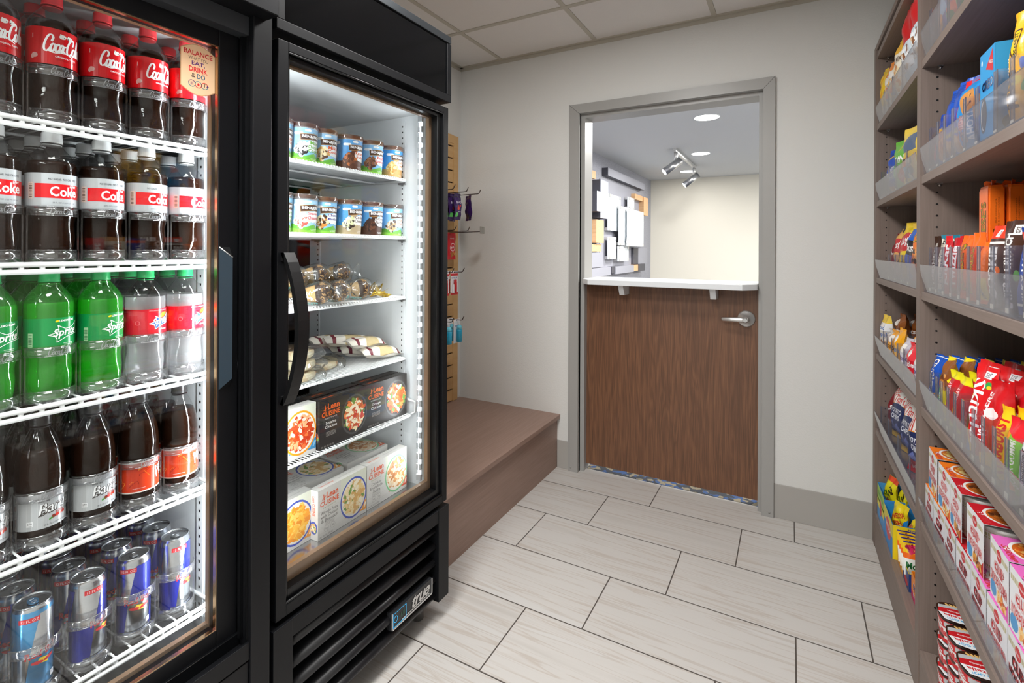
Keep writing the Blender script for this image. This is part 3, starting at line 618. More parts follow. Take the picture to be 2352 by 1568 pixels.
mb = MB(); mb.box((-1.725, A+.035, .34), (-1.715, B_-.03, 1.76), WHT); mb.box((-1.715, B_-.040, .34), (-1.125, B_-.032, 1.76), WHT); mb.box((-1.715, A+.035, .34), (-1.125, A+.045, 1.76), WHT)
mb.box((-1.715, A+.04, 1.745), (-1.14, B_-.04, 1.778), WHT)
for x in (-1.232, -1.66):
    y = B_-.0405; mb.box((x-.013, y-.002, .38), (x+.013, y, 1.74), WHT)
    for k in range(66): mb.box((x-.0024, y-.0027, .40+k*.02), (x+.0024, y, .4055+k*.02), BLKP)
part(mb, 'liner', co)
mb = MB(); mb.box((-1.715, A+.04, .30), (-1.115, B_-.04, .395), pm('steel_floor_pan', 'c9cacb', rough=.22, metal=1)); part(mb, 'floor_pan', co)
# front sill with slide tracks, lower panels
mb = MB(); mb.box((-1.15, A, .30), (-1.075, B_-.046, .405), BLK2); mb.box((-1.075, A, .382), (-1.068, B_-.046, .418), BLK2); mb.box((-1.068, A, .37), (-1.036, B_-.046, .392), BLK); mb.box((-1.041, A, .37), (-1.034, B_-.046, .408), BLK); part(mb, 'door_track', co, bevel=.001)
mb = MB(); mb.box((-1.15, A+.03, .30), (-1.036, B_-.047, .366), BLK); mb.box((-1.12, A+.03, .09), (-1.10, B_-.047, .30), BLKP); mb.box((-1.10, B_-.075, .09), (-1.04, B_-.047, .298), BLK)
for k in range(5): mb.box((-1.09, A+.03, .25-.036*k), (-1.06, B_-.08, .262-.036*k), GRL)
part(mb, 'lower_panel', co, bevel=.0015)
def sdoor(x0, y0, y1, handle):
    mb = MB(); frame(mb, x0-.028, x0, y0, y1, .405, 1.752, .045, .045, .045, .050, BLK); d = part(mb, 'sliding_door', co, bevel=.002)
    mb = MB(); mb.box((x0-.016, y0+.04, .445), (x0-.012, y1-.04, 1.706), PANE); mb.build('glass_pane', parent=d)
    mb = MB(); frame(mb, x0-.011, x0-.0015, y0+.044, y1-.044, .449, 1.703, .0025, .0025, .003, .003, pm('bronze_bead', 'c3a27c', rough=.2, metal=1)); mb.build('glass_bead', parent=d)
    mb = MB(); frame(mb, x0-.040, x0-.028, y0+.030, y1-.030, .437, 1.712, .016, .016, .020, .010, GSK); mb.build('inner_spacer', parent=d)
    if handle:
        mb = MB(); a, b = y1-.043, y1-.020; HG = pm('handle_gloss_blue', '03202f', rough=.10, spec=.3, coat=.7)
        mb.faces([(x0+.0005, a, .965), (x0+.0005, a, 1.272), (x0-.012, b, 1.250), (x0-.012, b, .987)], [(0, 3, 2, 1)], HG)
        mb.faces([(x0+.001, a, .965), (x0+.001, a, 1.272), (x0+.012, b, 1.250), (x0+.012, b, .987)], [(0, 3, 2, 1)], HG)
        mb.faces([(x0+.001, a, 1.272), (x0+.012, b, 1.250), (x0, b, 1.272)], [(0, 1, 2)], BLK2); mb.faces([(x0+.001, a, .965), (x0, b, .965), (x0+.012, b, .987)], [(0, 1, 2)], BLK2)
        mb.faces([(x0, b, .965), (x0, b, 1.272), (x0+.012, b, 1.25), (x0+.012, b, .987)], [(0, 1, 2, 3)], BLK2)
        mb.tube([(x0+.001, a, 1.272), (x0+.0125, b, 1.250)], .0012, SATN, 6)
        mb.build('door_handle', parent=d)
    return d
sdoor(-1.075, .045, .690, True); sdoor(-1.112, -.565, .085, False)
mb = MB(); mb.box((-1.048, .69, .41), (-1.040, .694, 1.735), BLK2); mb.box((-1.066, .686, .41), (-1.058, .694, 1.735), BLK2); part(mb, 'door_guide', co)
for z in (1.494, 1.239, .984, .726, .452): wire_shelf(co, -1.172, -1.69, -.54, .698, z, .0285, True)
ledstrip(co, -1.128, .695, .44, 1.70, 1)
mb = MB(); mb.box((-1.16, .05, .40), (-1.145, .09, 1.74), WHT); part(mb, 'centre_post', co)
# oval window sticker
mb = MB(); p = Print('matt'); a, b, z0, z1 = -.0355, .0355, -.052, .052
out = [(a, z0+.012)]+[(a+(b-a)*t, z0+.012-.014*sin(pi*t)) for t in [k/10 for k in range(1, 10)]]+[(b, z0+.012), (b, z1-.014)]+[(b-(b-a)*t, z1-.014+.014*sin(pi*t)) for t in [k/10 for k in range(1, 10)]]+[(a, z1-.014)]
p.poly(out, 'b98f63', 0); p.poly([(x*.965, y*.975) for x, y in out], 'ecc39b', 1)
for tx, y, ww, hh, c, bo in (('BALANCE', .033, .058, .0105, 'c8262e', .05), ('WHAT YOU', .0215, .040, .0070, '4a4038', 0), ('EAT,', .0110, .027, .0100, '5b2a6e', .05), ('DRINK', -.0010, .038, .0105, 'e0232b', .05)): p.text(tx, 0, y, w=ww, h=hh, c=c, bold=bo)
p.text('&', -.010, -.0140, w=.008, h=.0095, c='4a4038', bold=0); p.text('DO', .0055, -.0140, w=.017, h=.0105, c='1d5b7d', bold=.05)
for cx, c1, c2 in ((-.013, '5b2a6e', '2f7f8c'), (0, '2f7f8c', 'd2232b'), (.013, 'd2232b', '2f7f8c')):
    for s0, c in ((0, c1), (pi, c2)): p.stroke([(cx+.0065*cos(s0+k*pi/8), -.031+.0065*sin(s0+k*pi/8)) for k in range(9)], .0013, c, 2, taper=False, k=2)
for dx in (-.0022, 0, .0022): p.rect(-.013+dx-.0005, -.034, -.013+dx+.0005, -.028, '5b2a6e', 3)
p.ell(0, -.031, .0022, .003, 'd2232b', 3); p.stroke([(.0115, -.0345), (.013, -.031), (.0125, -.028)], .0009, '4a4038', 3); p.ell(.0135, -.0270, .0010, .0010, '4a4038', 3); p.poly([(.0185, -.028), (.022, -.031), (.0165, -.0325)], '5b2a6e', 3)
p.emit(mb, lambda x, y, l: (l*.0002, x, y)); o = mb.build('window_sticker', loc=(-1.0866, .6085, 1.642)); tag(o, 'tan sticker reading BALANCE WHAT YOU EAT, DRINK & DO on the cooler glass', 'sticker')
# ================================================================== DRINKS
def petal(z, a):
    return 1-.20*max(0, 1-z/.050)*abs(cos(2.5*a))**1.3*(1 if z > .002 else .6)
def cap(mb, z0, mat, r=.0150, h=.0205):
    mod = lambda z, a: 1+(.035 if int(round(a/(2*pi)*48)) % 2 else -.01)
    mb.lathe([(z0, r*1.04), (z0+.003, r*1.04), (z0+.0035, r), (z0+h-.003, r*.985)], mat, n=48, mod=mod, capt=False)
    mb.lathe([(z0+h-.003, r*.985), (z0+h-.0008, r*.94), (z0+h, r*.86)], mat, n=32, capb=False)
WAIST = [(.000, .024), (.003, .029), (.012, .0335), (.030, .0345), (.045, .0338), (.060, .0322), (.070, .0320), (.082, .0342), (.088, .0362), (.100, .0362), (.1035, .0352), (.168, .0355), (.176, .0352), (.184, .0335), (.192, .0300), (.200, .0250), (.208, .0190), (.214, .0150), (.219, .0130)]
WAIST = [(z, r*1.035) for z, r in WAIST]
TAPER = [(.000, .024), (.003, .030), (.012, .0345), (.026, .0352), (.032, .0345), (.098, .0342), (.106, .0352), (.120, .0355), (.140, .0345), (.158, .0318), (.174, .0275), (.188, .0220), (.200, .0165), (.206, .0140), (.211, .0130)]
TAPER = [(z, r*1.035) for z, r in TAPER]
def bottle(name, prof, fill, shell, liquid, capm, art, lz0, lz1, lr, top):
    t = thing(name, 'x', 'bottle')
    mb = MB(); mb.lathe(prof, shell, n=40, mod=petal); mb.build('bottle_shell', t)
    q = [(z+.0008, r-.0010) for z, r in prof if z < fill]
    zi = [i for i in range(len(prof)) if prof[i][0] < fill][-1]; z0, r0 = prof[zi]; z1, r1 = prof[zi+1]; q.append((fill, r0+(r1-r0)*(fill-z0)/(z1-z0)-.001))
    mb = MB(); mb.lathe(q, liquid, n=40, mod=petal); mb.build('drink', t)
    mb = MB(); cap(mb, top-.021, capm); mb.lathe([(top-.0255, .0145), (top-.0235, .0145)], capm, n=24); mb.build('cap', t)
    mb = MB(); art.emit(mb, cyl(lr), cell=(.004, 0), smooth=True); mb.build('label', t)
    # moulded script on the clear waist
    return reg(t, name)
def band(p, z0, z1, r, c, l=0): L = 2*pi*r; p.rect(-L/2, z0, L/2, z1, c, l)
XO = .010                                                # the logos sit a little clockwise of the front
def art_coke():
    p = Print('film'); band(p, .103, .169, .0370, 'd8161f'); p.script('Coca-Cola', XO, .140, .064, .030, 'ffffff', 2, wd=.085)
    p.stroke([(XO-.026, .128), (XO-.016, .1245), (XO-.002, .1275), (XO+.012, .1235)], .0022, 'ffffff', 2)
    p.text('ORIGINAL TASTE', XO+.002, .1185, w=.034, h=.0030, bold=.03); p.text('20 FL OZ (1.25 PT) 591 mL', XO+.004, .1130, w=.034, h=.0030, c='3a0a0a', bold=0)
    for dx in (-.006, .006): p.ell(XO+dx+.002, .1565, .0055, .0040, 'f4f2ee', 2, rot=.3*(1 if dx < 0 else -1)); p.ell(XO+dx+(.0045 if dx < 0 else -.0015), .1555, .0011, .0009, '1a1a1a', 3); p.ell(XO+dx-.001, .1600, .0013, .0013, 'f4f2ee', 2)
    p.ell(-.034, .117, .005, .0045, 'e6b8b4', 2); p.ell(-.0375, .1145, .0025, .004, 'e6b8b4', 2); p.rect(-.038, .148, -.0365, .156, 'e6a8a4', 2)
    for x in (.060, .064): p.rect(x, .110, x+.0014, .150, 'e8b0ac', 2)
    return p
def art_diet():
    p = Print('film'); band(p, .099, .160, .0370, 'b9bec2'); p.rect(-.034, .115, 2*pi*.0370/2-.02, .141, 'd9151f', 1)
    p.text('Coke', XO, .1275, w=.044, h=.0185, bold=.055); p.text('Diet', XO+.014, .1385, w=.013, h=.0060, shear=.4, bold=.01); p.text('NO SUGAR  NO CALORIES', XO-.002, .1495, w=.044, h=.0036, c='3b3f45', bold=.01)
    p.text('20 FL OZ (1.25 PT) 591 mL', XO, .1065, w=.036, h=.0034, c='54585e', bold=0); p.rect(-.046, .113, -.036, .143, 'd8c9bd', 1)
    for k in range(9): p.rect(-.044+.0, .116+k*.0028, -.038, .116+k*.0028+.0012, '5a4a40', 2)
    return p
def burst(p, cx, cy, s, c, c2=None):
    P = [(-1.0, -.15), (-.45, .15), (-.50, .85), (-.05, .42), (.35, .55), (.95, 1.15), (.80, .40), (1.15, -.25), (.55, -.30), (.0, -.50), (-.55, -1.0), (-.60, -.45)]
    if c2: p.poly([(cx+x*s*1.0, cy+y*s*.62) for x, y in P], c2, 1.4)
    Q = [(cx+x*s, cy+y*s*.62) for x, y in P]; Q.append(Q[0])
    for a, b in zip(Q[:-1], Q[1:]): p.stroke([a, ((a[0]+b[0])/2*.94+cx*.06, (a[1]+b[1])/2*.94+cy*.06), b], .0010, c, 2, taper=False, k=3)
def art_sprite():
    p = Print('film'); band(p, .095, .152, .0370, '0f8a45'); burst(p, XO+.002, .124, .027, 'ffffff'); p.text('Sprite', XO+.002, .124, w=.041, h=.0185, shear=.3, bold=.045, rot=.10)
    p.text('LEMON-LIME', XO+.004, .1465, w=.026, h=.0038, bold=.02, rot=.04); p.ell(XO-.0125, .1458, .0028, .0017, 'f2d21b', 2, rot=.3)
    for k in range(3): p.text('100% NATURAL FLAVORS', XO+.006, .1045-.0028*k, w=.018-.003*k, h=.0016, bold=0)
    p.rect(-.045, .101, -.037, .126, 'a9d6a8', 1)
    for k in range(8): p.rect(-.0440, .103+k*.0028, -.038, .1042+k*.0028, '2c6b3c', 2)
    return p
def art_cherry():
    p = Print('film'); band(p, .097, .152, .0370, 'd01a2b'); burst(p, XO+.004, .124, .024, 'ffffff', '1f4f9e'); p.text('Sprite', XO+.004, .1245, w=.036, h=.0165, shear=.3, bold=.05, rot=.10)
    p.ell(XO+.008, .1385, .0075, .0042, 'f3c818', 2.2, rot=.5); p.ell(XO+.014, .141, .005, .0025, '4fa83a', 2.4, rot=.4); p.text('cherry', XO+.010, .1085, w=.019, h=.0052, shear=.1, bold=.01)
    p.text('LEMON-LIME & CHERRY FLAVORED SODA', XO, .1485, w=.040, h=.0022, c='f0b0b4', bold=0); p.ell(-.030, .124, .0045, .0045, 'e86a72', 1.5); p.ell(-.030, .124, .0035, .0035, 'd01a2b', 1.7)
    return p
def art_root():
    p = Print('film'); band(p, .031, .094, .0359, 'b4b7ba')
    for k in range(-14, 15): p.rect(k*.0075, .031, k*.0075+.0008, .094, 'c0c3c6', .6)
    p.text("Barq's", XO+.0045, .0655, w=.060, h=.0280, c='3a3330', shear=.35, bold=.10, rot=.16); p.text("Barq's", XO+.004, .0662, w=.058, h=.0262, c='e9ebed', shear=.35, bold=.03, rot=.16)
    p.text("IT'S GOOD", XO-.018, .0840, w=.020, h=.0036, c='2c2c2e', bold=.01); p.text('SINCE 1898', XO-.016, .0795, w=.016, h=.0026, c='2c2c2e', bold=0)
    p.text('ROOT', XO+.009, .0545, w=.017, h=.0042, c='b0413c', shear=.3, rot=.1); p.text('BEER', XO+.026, .0530, w=.011, h=.0044, c='3a3a3c', rot=.05)
    for k, c in enumerate(('7a2a22', 'c8342a', 'd0442e', 'a03024')): p.ell(XO-.002+k*.0058, .0480+k*.0006, .0032, .0032, c, 2+k*.1)
    p.ell(XO-.006, .0455, .0035, .0016, '3f8a3a', 2, rot=.3)
    p.rect(-.030, .0385, -.021, .0475, 'e0e2e4', 1.5); p.text('270', -.0255, .0440, w=.0065, h=.0036, c='3a3a3c', bold=.02); p.text('CALORIES', -.0255, .0400, w=.0068, h=.0014, c='3a3a3c', bold=0)
    p.text('20 FL OZ (1.25 PT) 591 mL', XO+.001, .0360, w=.034, h=.0034, c='2c2c2e', bold=0); return p
def art_pibb():
    p = Print('film'); band(p, .031, .094, .0359, 'c63a1c'); band(p, .0915, .094, .0359, 'e8dcd6', 1); band(p, .031, .0335, .0359, 'e8dcd6', 1); rnd = random.Random(3)
    for k in range(26):
        x = rnd.uniform(-.10, .10); y = rnd.uniform(.037, .088); p.stroke([(x, y), (x+rnd.uniform(-.01, .01), y+rnd.uniform(-.008, .008)), (x+rnd.uniform(-.018, .018), y+rnd.uniform(-.012, .012))], .0009, rnd.choice(('e8772a', 'f09a3c', '8a1f12')), .6)
    p.text('Pibb', XO+.020, .0660, w=.036, h=.0270, c='2a1512', shear=.2, bold=.12, rot=.28); p.text('Pibb', XO+.0195, .0668, w=.034, h=.0250, c='e6e8ea', shear=.2, bold=.06, rot=.28); p.text('Xtra', XO+.034, .0530, w=.022, h=.0095, c='e8d22a', shear=.3, rot=.2, bold=.03)
    p.text('ARTIFICIALLY FLAVORED', XO-.008, .0865, w=.024, h=.0022, rot=.03, bold=0); p.text('SPICY CHERRY SODA', XO-.010, .0832, w=.022, h=.0022, rot=.03, bold=0); p.text('(1.25 PT) 591 mL', XO+.032, .0385, w=.018, h=.0026, bold=0); p.text('a product of The Company', -.018, .040, w=.022, h=.002, bold=0)
    p.rect(XO+.038, .0445, XO+.046, .0505, 'e8e8e8', 2); return p
RED = pm('cap_red', 'd3202a', rough=.4); WCAP = pm('cap_white', 'd9dcdd', rough=.4); GCAP = pm('cap_green', '1c9a55', rough=.4); KCAP = pm('cap_black', '1c1b1c', rough=.3)
for m_ in (RED, WCAP, GCAP): m_.node_tree.nodes['Principled BSDF'].inputs['Subsurface Weight'].default_value = 0
B = dict(coke=bottle('cola_bottle', WAIST, .186, PETC, COLA, RED, art_coke(), .103, .169, .0370, .240),
         diet=bottle('diet_cola_bottle', WAIST, .183, PETC, COLA, WCAP, art_diet(), .099, .160, .0370, .240),
         sprite=bottle('lemon_lime_bottle', WAIST, .180, PETG, SODA, GCAP, art_sprite(), .095, .152, .0370, .2375),
         cherry=bottle('cherry_lime_bottle', WAIST, .178, PETC, SODW, GCAP, art_cherry(), .097, .152, .0370, .2375),
         root=bottle('root_beer_bottle', TAPER, .172, PETC, COLA, KCAP, art_root(), .031, .094, .0359, .232),
         pibb=bottle('cherry_cola_bottle', TAPER, .176, PETC, COLA, KCAP, art_pibb(), .031, .094, .0359, .232))
def can(name, body, art):
    t = thing(name, 'x', 'can'); R = .0288
    mb = MB(); mb.lathe([(0, .0215), (.002, .0232), (.006, .0265), (.012, R), (.150, R), (.157, R*.965), (.1625, R*.90), (.1640, R*.93), (.1655, R*.93), (.1655, R*.88), (.1620, R*.86)], body, n=40, capt=False)
    mb.m = [mb.mi(CANS) if (f[0]//40) >= 5 or f[0] < 40*2 else m for f, m in zip(mb.f, mb.m)]
    mb.build('can_body', t)
    mb = MB(); mb.lathe([(.1618, R*.87), (.1618, R*.80), (.1612, R*.76)], CANS, n=40, capb=False); mb.build('can_lid', t)
    tabm = CANC if body is CANC or 'light' in name else CANS
    mb = MB(); th = [(.0078*cos(a)*1.0, .0115*sin(a)-.001) for a in [2*pi*k/18 for k in range(18)]]
    n = 18; mb.faces([(x, y, .1628) for x, y in th]+[(x, y, .1642) for x, y in th], [tuple(range(n, 2*n))]+[(i, (i+1) % n, n+(i+1) % n, n+i) for i in range(n)], tabm)
    mb.tube([(.0035*cos(2*pi*k/10), -.006+.0035*sin(2*pi*k/10), .1643) for k in range(11)], .0006, CANS, 5); mb.tube([(-.003, .004, .1645), (.003, .004, .1645)], .0012, CANS, 6); mb.build('pull_tab', t)
    mb = MB(); art.emit(mb, cyl(R+.0002), cell=(.004, 0), smooth=True); mb.build('can_print', t)
    return reg(t, name)
def art_can(c1, c2):
    p = Print('foil'); L = 2*pi*.029
    for k in range(4):
        x = -L/2+k*L/4-.006
        if k % 2 == 0: p.poly([(x+.006, .150), (x+L/4+.006, .150), (x+L/4-.008, .081), (x-.008, .081)], c1, 1)
        else: p.poly([(x-.008, .079), (x+L/4-.008, .079), (x+L/4-.016, .014), (x-.016, .014)], c1, 1)
    p.rect(-.030, .139, .0, .1475, CANR, 1.4); p.text('12 FL OZ', -.014, .1432, w=.024, h=.0045, c='f0d8d8', bold=0)
    p.text('Red Bull', .004, .079, w=.050, h=.0125, c=CANR, bold=.07); p.poly([(-.006, .062), (.012, .056), (.012, .066), (0, .070)], 'e3c23a', 1.8); p.ell(-.004, .063, .009, .0030, CANR, 2, rot=-.2); p.ell(.014, .063, .009, .0030, CANR, 2, rot=.2)
    p.rect(-.032, .014, .034, .0185, CANS, 2); p.text('ENERGY DRINK 12 FL OZ (355 mL)', .002, .0160, w=.052, h=.0024, c='8a9ac0', bold=0); p.rect(.017, .024, .026, .034, 'd9dde4', 2); p.text('160', .0215, .030, w=.006, h=.003, c='4a5a90', bold=0)
    return p
B['bluecan'] = can('energy_drink_can', CANS, art_can(CANB, CANB)); B['lightcan'] = can('light_blue_energy_can', CANC, art_can(CANS, CANS))
def glide():
    t = thing('bottle_glide', 'x', 'glide'); mb = MB(); R = .0392; n = 18
    def arc(z0, z1, r, a0, a1, th=.0009):
        A = [a0+(a1-a0)*k/n for k in range(n+1)]
        V = []
        for rr in (r, r+th):
            for z in (z0, z1): V += [(rr*sin(a), -rr*cos(a), z) for a in A]
        m = n+1; Fc = []
        for k in range(n): Fc += [(2*m+k, 2*m+k+1, 3*m+k+1, 3*m+k), (k+1, k, m+k, m+k+1), (m+k, 3*m+k, 3*m+k+1, m+k+1), (2*m+k, k, k+1, 2*m+k+1)]
        mb.faces(V, Fc, GLID, True)
    arc(.0, .021, R-.0012, -1.35, 1.35); arc(.0205, .0220, R-.0014, -1.35, 1.35, .0016)
    mb.box((-.0390, -.012, 0), (-.0382, .30, .016), GLID); mb.box((.0382, -.012, 0), (.0390, .30, .016), GLID); mb.box((-.038, -.02, 0), (.038, .30, .0012), GLID); mb.build('front_fence', t)
    mb = MB(); arc(.084, .1010, R-.0005, -1.25, 1.25); arc(.0838, .0850, R-.0006, -1.25, 1.25, .0018); arc(.1000, .1012, R-.0006, -1.25, 1.25, .0018)
    for s in (-1, 1): mb.box((s*.0372-.0008, -.013, .0), (s*.0372+.0008, -.009, .1012), GLID)
    o = mb.build('retaining_band', t)
    mb = MB(); p = Print('film'); p.script('Coca-Cola', .004, .0925, .036, .0125, clear('embossed_script', (.85, .86, .88), diff=.45, diffcol=(.8, .82, .85), gain=2, edge=.15), 2, wd=.085); p.emit(mb, cyl(R+.0006), cell=(.004, 0)); mb.build('moulded_script', parent=o)
    return reg(t, 'glide')
B['glide'] = glide()
used = set()
def put(key, loc, rz, label, cat, group=None, tilt=(0, 0)):
    src = B[key]; rot = (tilt[0], tilt[1], rz)
    if key in used: o = dup(src, loc, rot, label, group=group)
    else: used.add(key); o = src; o.location = loc; o.rotation_euler = rot; o['label'] = label; o['category'] = cat
    if group: o['group'] = group
    o['category'] = cat; return o
LANES = 'beside side wall,second from side wall,third from side wall,fourth from side wall,fifth from side wall,sixth from side wall'.split(',')
ROWN = ['front row', 'second row', 'third row', 'fourth row', 'back row']
SH = [(1.4985, .653, 'top shelf', ['coke']*5), (1.2435, .653, 'second shelf', ['diet']*5), (.9875, .651, 'middle shelf', ['cherry', 'cherry', 'sprite', 'sprite', 'sprite']), (.7305, .640, 'fourth shelf', ['pibb', 'pibb', 'root', 'root', 'root'])]
NM = dict(coke='red-label cola bottle', diet='silver-label diet cola bottle', cherry='clear cherry soda bottle', sprite='green lemon-lime bottle', pibb='orange-red label cola bottle', root='silver-label root beer bottle')
rnd = random.Random(5)
for z, y0, sn, kinds in SH:
    for r in range(5):
        for k, kd in enumerate(kinds+kinds[-1:]):
            y = y0-.0805*k; x = -1.213-.0745*r
            if r == 0 and k == 5: continue
            put(kd, (x+rnd.uniform(-.001, .001), y+rnd.uniform(-.001, .001), z+.0012), pi/2+rnd.uniform(-.10, .10), '%s, %s of the %s, lane %s' % (NM[kd], ROWN[r], sn, LANES[k]), 'bottle', 'bottles on the %s of the drinks cooler' % sn)
    for k in range(5): put('glide', (-1.213, y0-.0805*k, z), pi/2, 'clear plastic bottle guide on the cooler %s, lane %s' % (sn, LANES[k]), 'bottle guide', 'clear bottle guides')
z = .4565; y0 = .632
for r in range(5):
    for k in range(6):
        if k == 5 and r == 0: continue
        kd = 'lightcan' if k == 3 and r in (0,) or k == 4 and r < 2 else 'bluecan'
        if k == 3 and r == 1: kd = 'bluecan'
        put(kd, (-1.216-.0728*r, y0-.0805*k+rnd.uniform(-.003, .003), z+.0012), pi/2+(.35, -.25, .5, .05, .2, 0)[k]*(1 if r == 0 else 0)+rnd.uniform(-.2, .2)*(r > 0)*3, '%s energy can, %s of the lowest shelf, lane %s' % ('light blue' if kd == 'lightcan' else 'blue-silver', ROWN[r], LANES[k]), 'can', 'cans on the lowest cooler shelf')
for k in range(5): put('glide', (-1.216, y0-.0805*k, z), pi/2, 'clear plastic guide round the cans on the lowest shelf, lane %s' % LANES[k], 'bottle guide', 'clear bottle guides')

# ================================================================== FREEZER CONTENTS
def pint(name, flav, fc, lidm, sky, blobs, dark=False, core=False):
    t = thing(name, 'x', 'ice cream tub'); h = .098; r0, r1 = .0385, .0440
    rz = lambda z: r0+(r1-r0)*z/h
    mb = MB(); mb.lathe([(0, r0-.001), (.001, r0), (h-.004, rz(h-.004)), (h-.0035, r1+.0012), (h-.001, r1+.0012), (h-.001, r1-.001)], ink('e8eef2', 'card'), n=40, capt=False); mb.build('tub', t)
    mb = MB(); R = r1+.0022; mb.lathe([(h-.004, R), (h+.009, R+.0006), (h+.0105, R+.0004), (h+.0115, R-.001), (h+.0100, R-.002), (h+.0090, R-.004)], lidm, n=40, capt=False); mb.lathe([(h+.0088, R-.003), (h+.0092, R-.003)], pm('lid_brown', '5a3526', rough=.3), n=40, capb=False)
    mb.lathe([(h-.001, r1+.0005), (h+.0085, r1+.0010)], pm('lid_inner_brown', '6b3f2c', rough=.3), n=40, capb=False, capt=False); mb.build('lid', t)
    p = Print('card'); L = .125; X = .005
    p.rect(-L, .0005, L, h-.005, sky, 0)
    for cx, cy, s in ((-.036, .078, 1), (-.010, .087, .8), (.046, .084, .9), (-.07, .083, 1)):
        for dx in (-.006, 0, .006): p.ell(cx+dx*s, cy, .0062*s, .0042*s, 'f5f8fa', .5+abs(dx)*20)
    if dark: p.poly([(-L, .0005), (L, .0005), (L, .030), (.03, .040), (-.004, .062), (-.016, .072), (-.028, .045), (-.05, .028), (-L, .03)], dark, .9)
    else: p.poly([(-L, .0005), (L, .0005), (L, .014), (.052, .022), (.03, .012), (.012, .024), (-.02, .014), (-.05, .026), (-L, .016)], '6cb544', 1.0); p.poly([(-L, .0005), (L, .0005), (L, .009), (.03, .013), (-.01, .006), (-.05, .013), (-L, .008)], '8fcf4c', 1.2)
    p.food(-.024, .034, .023, .025, blobs, 60, sum(map(ord, name)), l=1.5, size=.22)
    P = [(X-.034, .0595), (X+.004, .0635), (X+.042, .061), (X+.043, .0755), (X+.004, .0790), (X-.036, .0750)]
    p.poly([(x*1.0+(.0012 if x > X else -.0012), y+(.0012 if y > .07 else -.0012)) for x, y in P], 'b98a4a', 2.9); p.poly(P, '43291d', 3.1); p.text("BEN&JERRY'S", X+.004, .0695, w=.070, h=.0108, c='ffffff', l=3.6, bold=.06)
    p.text("Vermont's Finest", X+.012, .0815, w=.024, h=.0028, c='3b5a7a', l=2, bold=.01)
    fl = flav.split('|')
    for dx, dy in ((-.015, 0), (0, .002), (.013, 0), (.020, -.004), (-.008, -.008), (.008, -.010)): p.ell(X+.010+dx, .0480+dy, .0125, .0115, 'f4f7f8', 2.6+dx*4)
    for i, f in enumerate(fl): p.text(f, X+.009, .0535-.0112*i-(.0 if len(fl) > 1 else .003), w=min(.046, .0072*len(f)+.006), h=.0100, c=fc, l=3.4, bold=.06)
    if core: p.text('CORE', X+.010, .0345, w=.020, h=.0070, c='f4f4f4', l=3.4, bold=.10)
    else: p.ell(X+.030, .026, .0035, .0055, '2a2a2c', 3); p.ell(X+.030, .0245, .0018, .003, 'f2f2f2', 3.3)
    p.text('Ice Cream with Fudge', X+.010, .0095, w=.032, h=.0024, c='ffffff', l=3.2, bold=.01); p.text('& Cookie Swirls', X+.010, .0060, w=.026, h=.0024, c='ffffff', l=3.2, bold=.01)
    p.emit(mb := MB(), lambda x, y, l: ((rz(y)+.0003+l*.00012)*sin(x/rz(y)), -(rz(y)+.0003+l*.00012)*cos(x/rz(y)), y), cell=(.004, 0), smooth=True); mb.build('printed_wrap', t)
    return reg(t, name)
LIDG = clear('tub_lid_plastic', (.80, .72, .66), diff=.35, diffcol=(.42, .24, .17), gain=1.6, edge=.05); LIDK = clear('tub_lid_smoke', (.7, .7, .72), diff=.45, diffcol=(.30, .25, .23), gain=1.6, edge=.05)
PT = [('mint', 'Mint|Chocolate|Cookie', '6cae3a', LIDK, '8cc4ea', ('f0f2ee', 'f0f2ee', '2c2624', 'dfe8dc'), False, False), ('milk', 'Milk &|Cookies', 'e2571e', LIDG, '9ccbee', ('e9c98e', 'f2e3bd', '5b3a26', 'd9a860'), False, False),
      ('karamel', 'Karamel|Sutra', 'd8642a', LIDG, '4f9ddb', ('6b412c', '5a3423', '7d4e34', 'c8733a'), '5f3a29', True), ('baked', 'half|baked', 'd2303a', LIDG, '7fbce8', ('6b3f2c', '8a5a3c', '4a2a1e', 'a8714a'), False, False),
      ('caramel', 'Salted|Caramel', 'e2782a', LIDG, '3f97dc', ('d9a85a', 'f0dca0', 'c08a3e', 'e8c880'), 'c99a5c', True),
      ('strawberry', 'Strawberry|Cheesecake', 'cf2f3f', LIDK, 'a2cff0', ('f6d9d2', 'f3e6d8', 'd9584e', 'f0c8b8'), False, False), ('monkey', 'Chunky|Monkey', '3a2f86', LIDG, '86c0ea', ('f3ecd2', '4a3020', 'd98a3a', 'f0e0b0'), False, False),
      ('cheesecake', 'Cookies|Cheesecake', '5a3a28', LIDG, '4f9fdc', ('e6e8c8', 'd9dcb0', '3a2c24', 'eef0dc'), 'b9a583', True), ('brownie', 'Brownie|Batter', '4a3226', LIDG, '5aa6e0', ('4a2c20', '3a221a', '6b4430', '2e1c16'), '4a2e22', True),
      ('therapy', 'Chocolate|Therapy', 'd96a3a', LIDK, '86c0ea', ('e8d2b0', '5a4a44', 'c9a070', 'f0e4cc'), False, False)]
PC = {'mint': 'mint green lettering', 'milk': 'orange lettering and two scoops', 'karamel': 'chocolate brown core artwork', 'baked': 'red lettering and brown scoop', 'caramel': 'tan caramel core artwork', 'strawberry': 'red lettering and pink scoop', 'monkey': 'purple lettering', 'cheesecake': 'pale cream core artwork', 'brownie': 'dark brownie core artwork', 'therapy': 'coral lettering and tan scoop'}
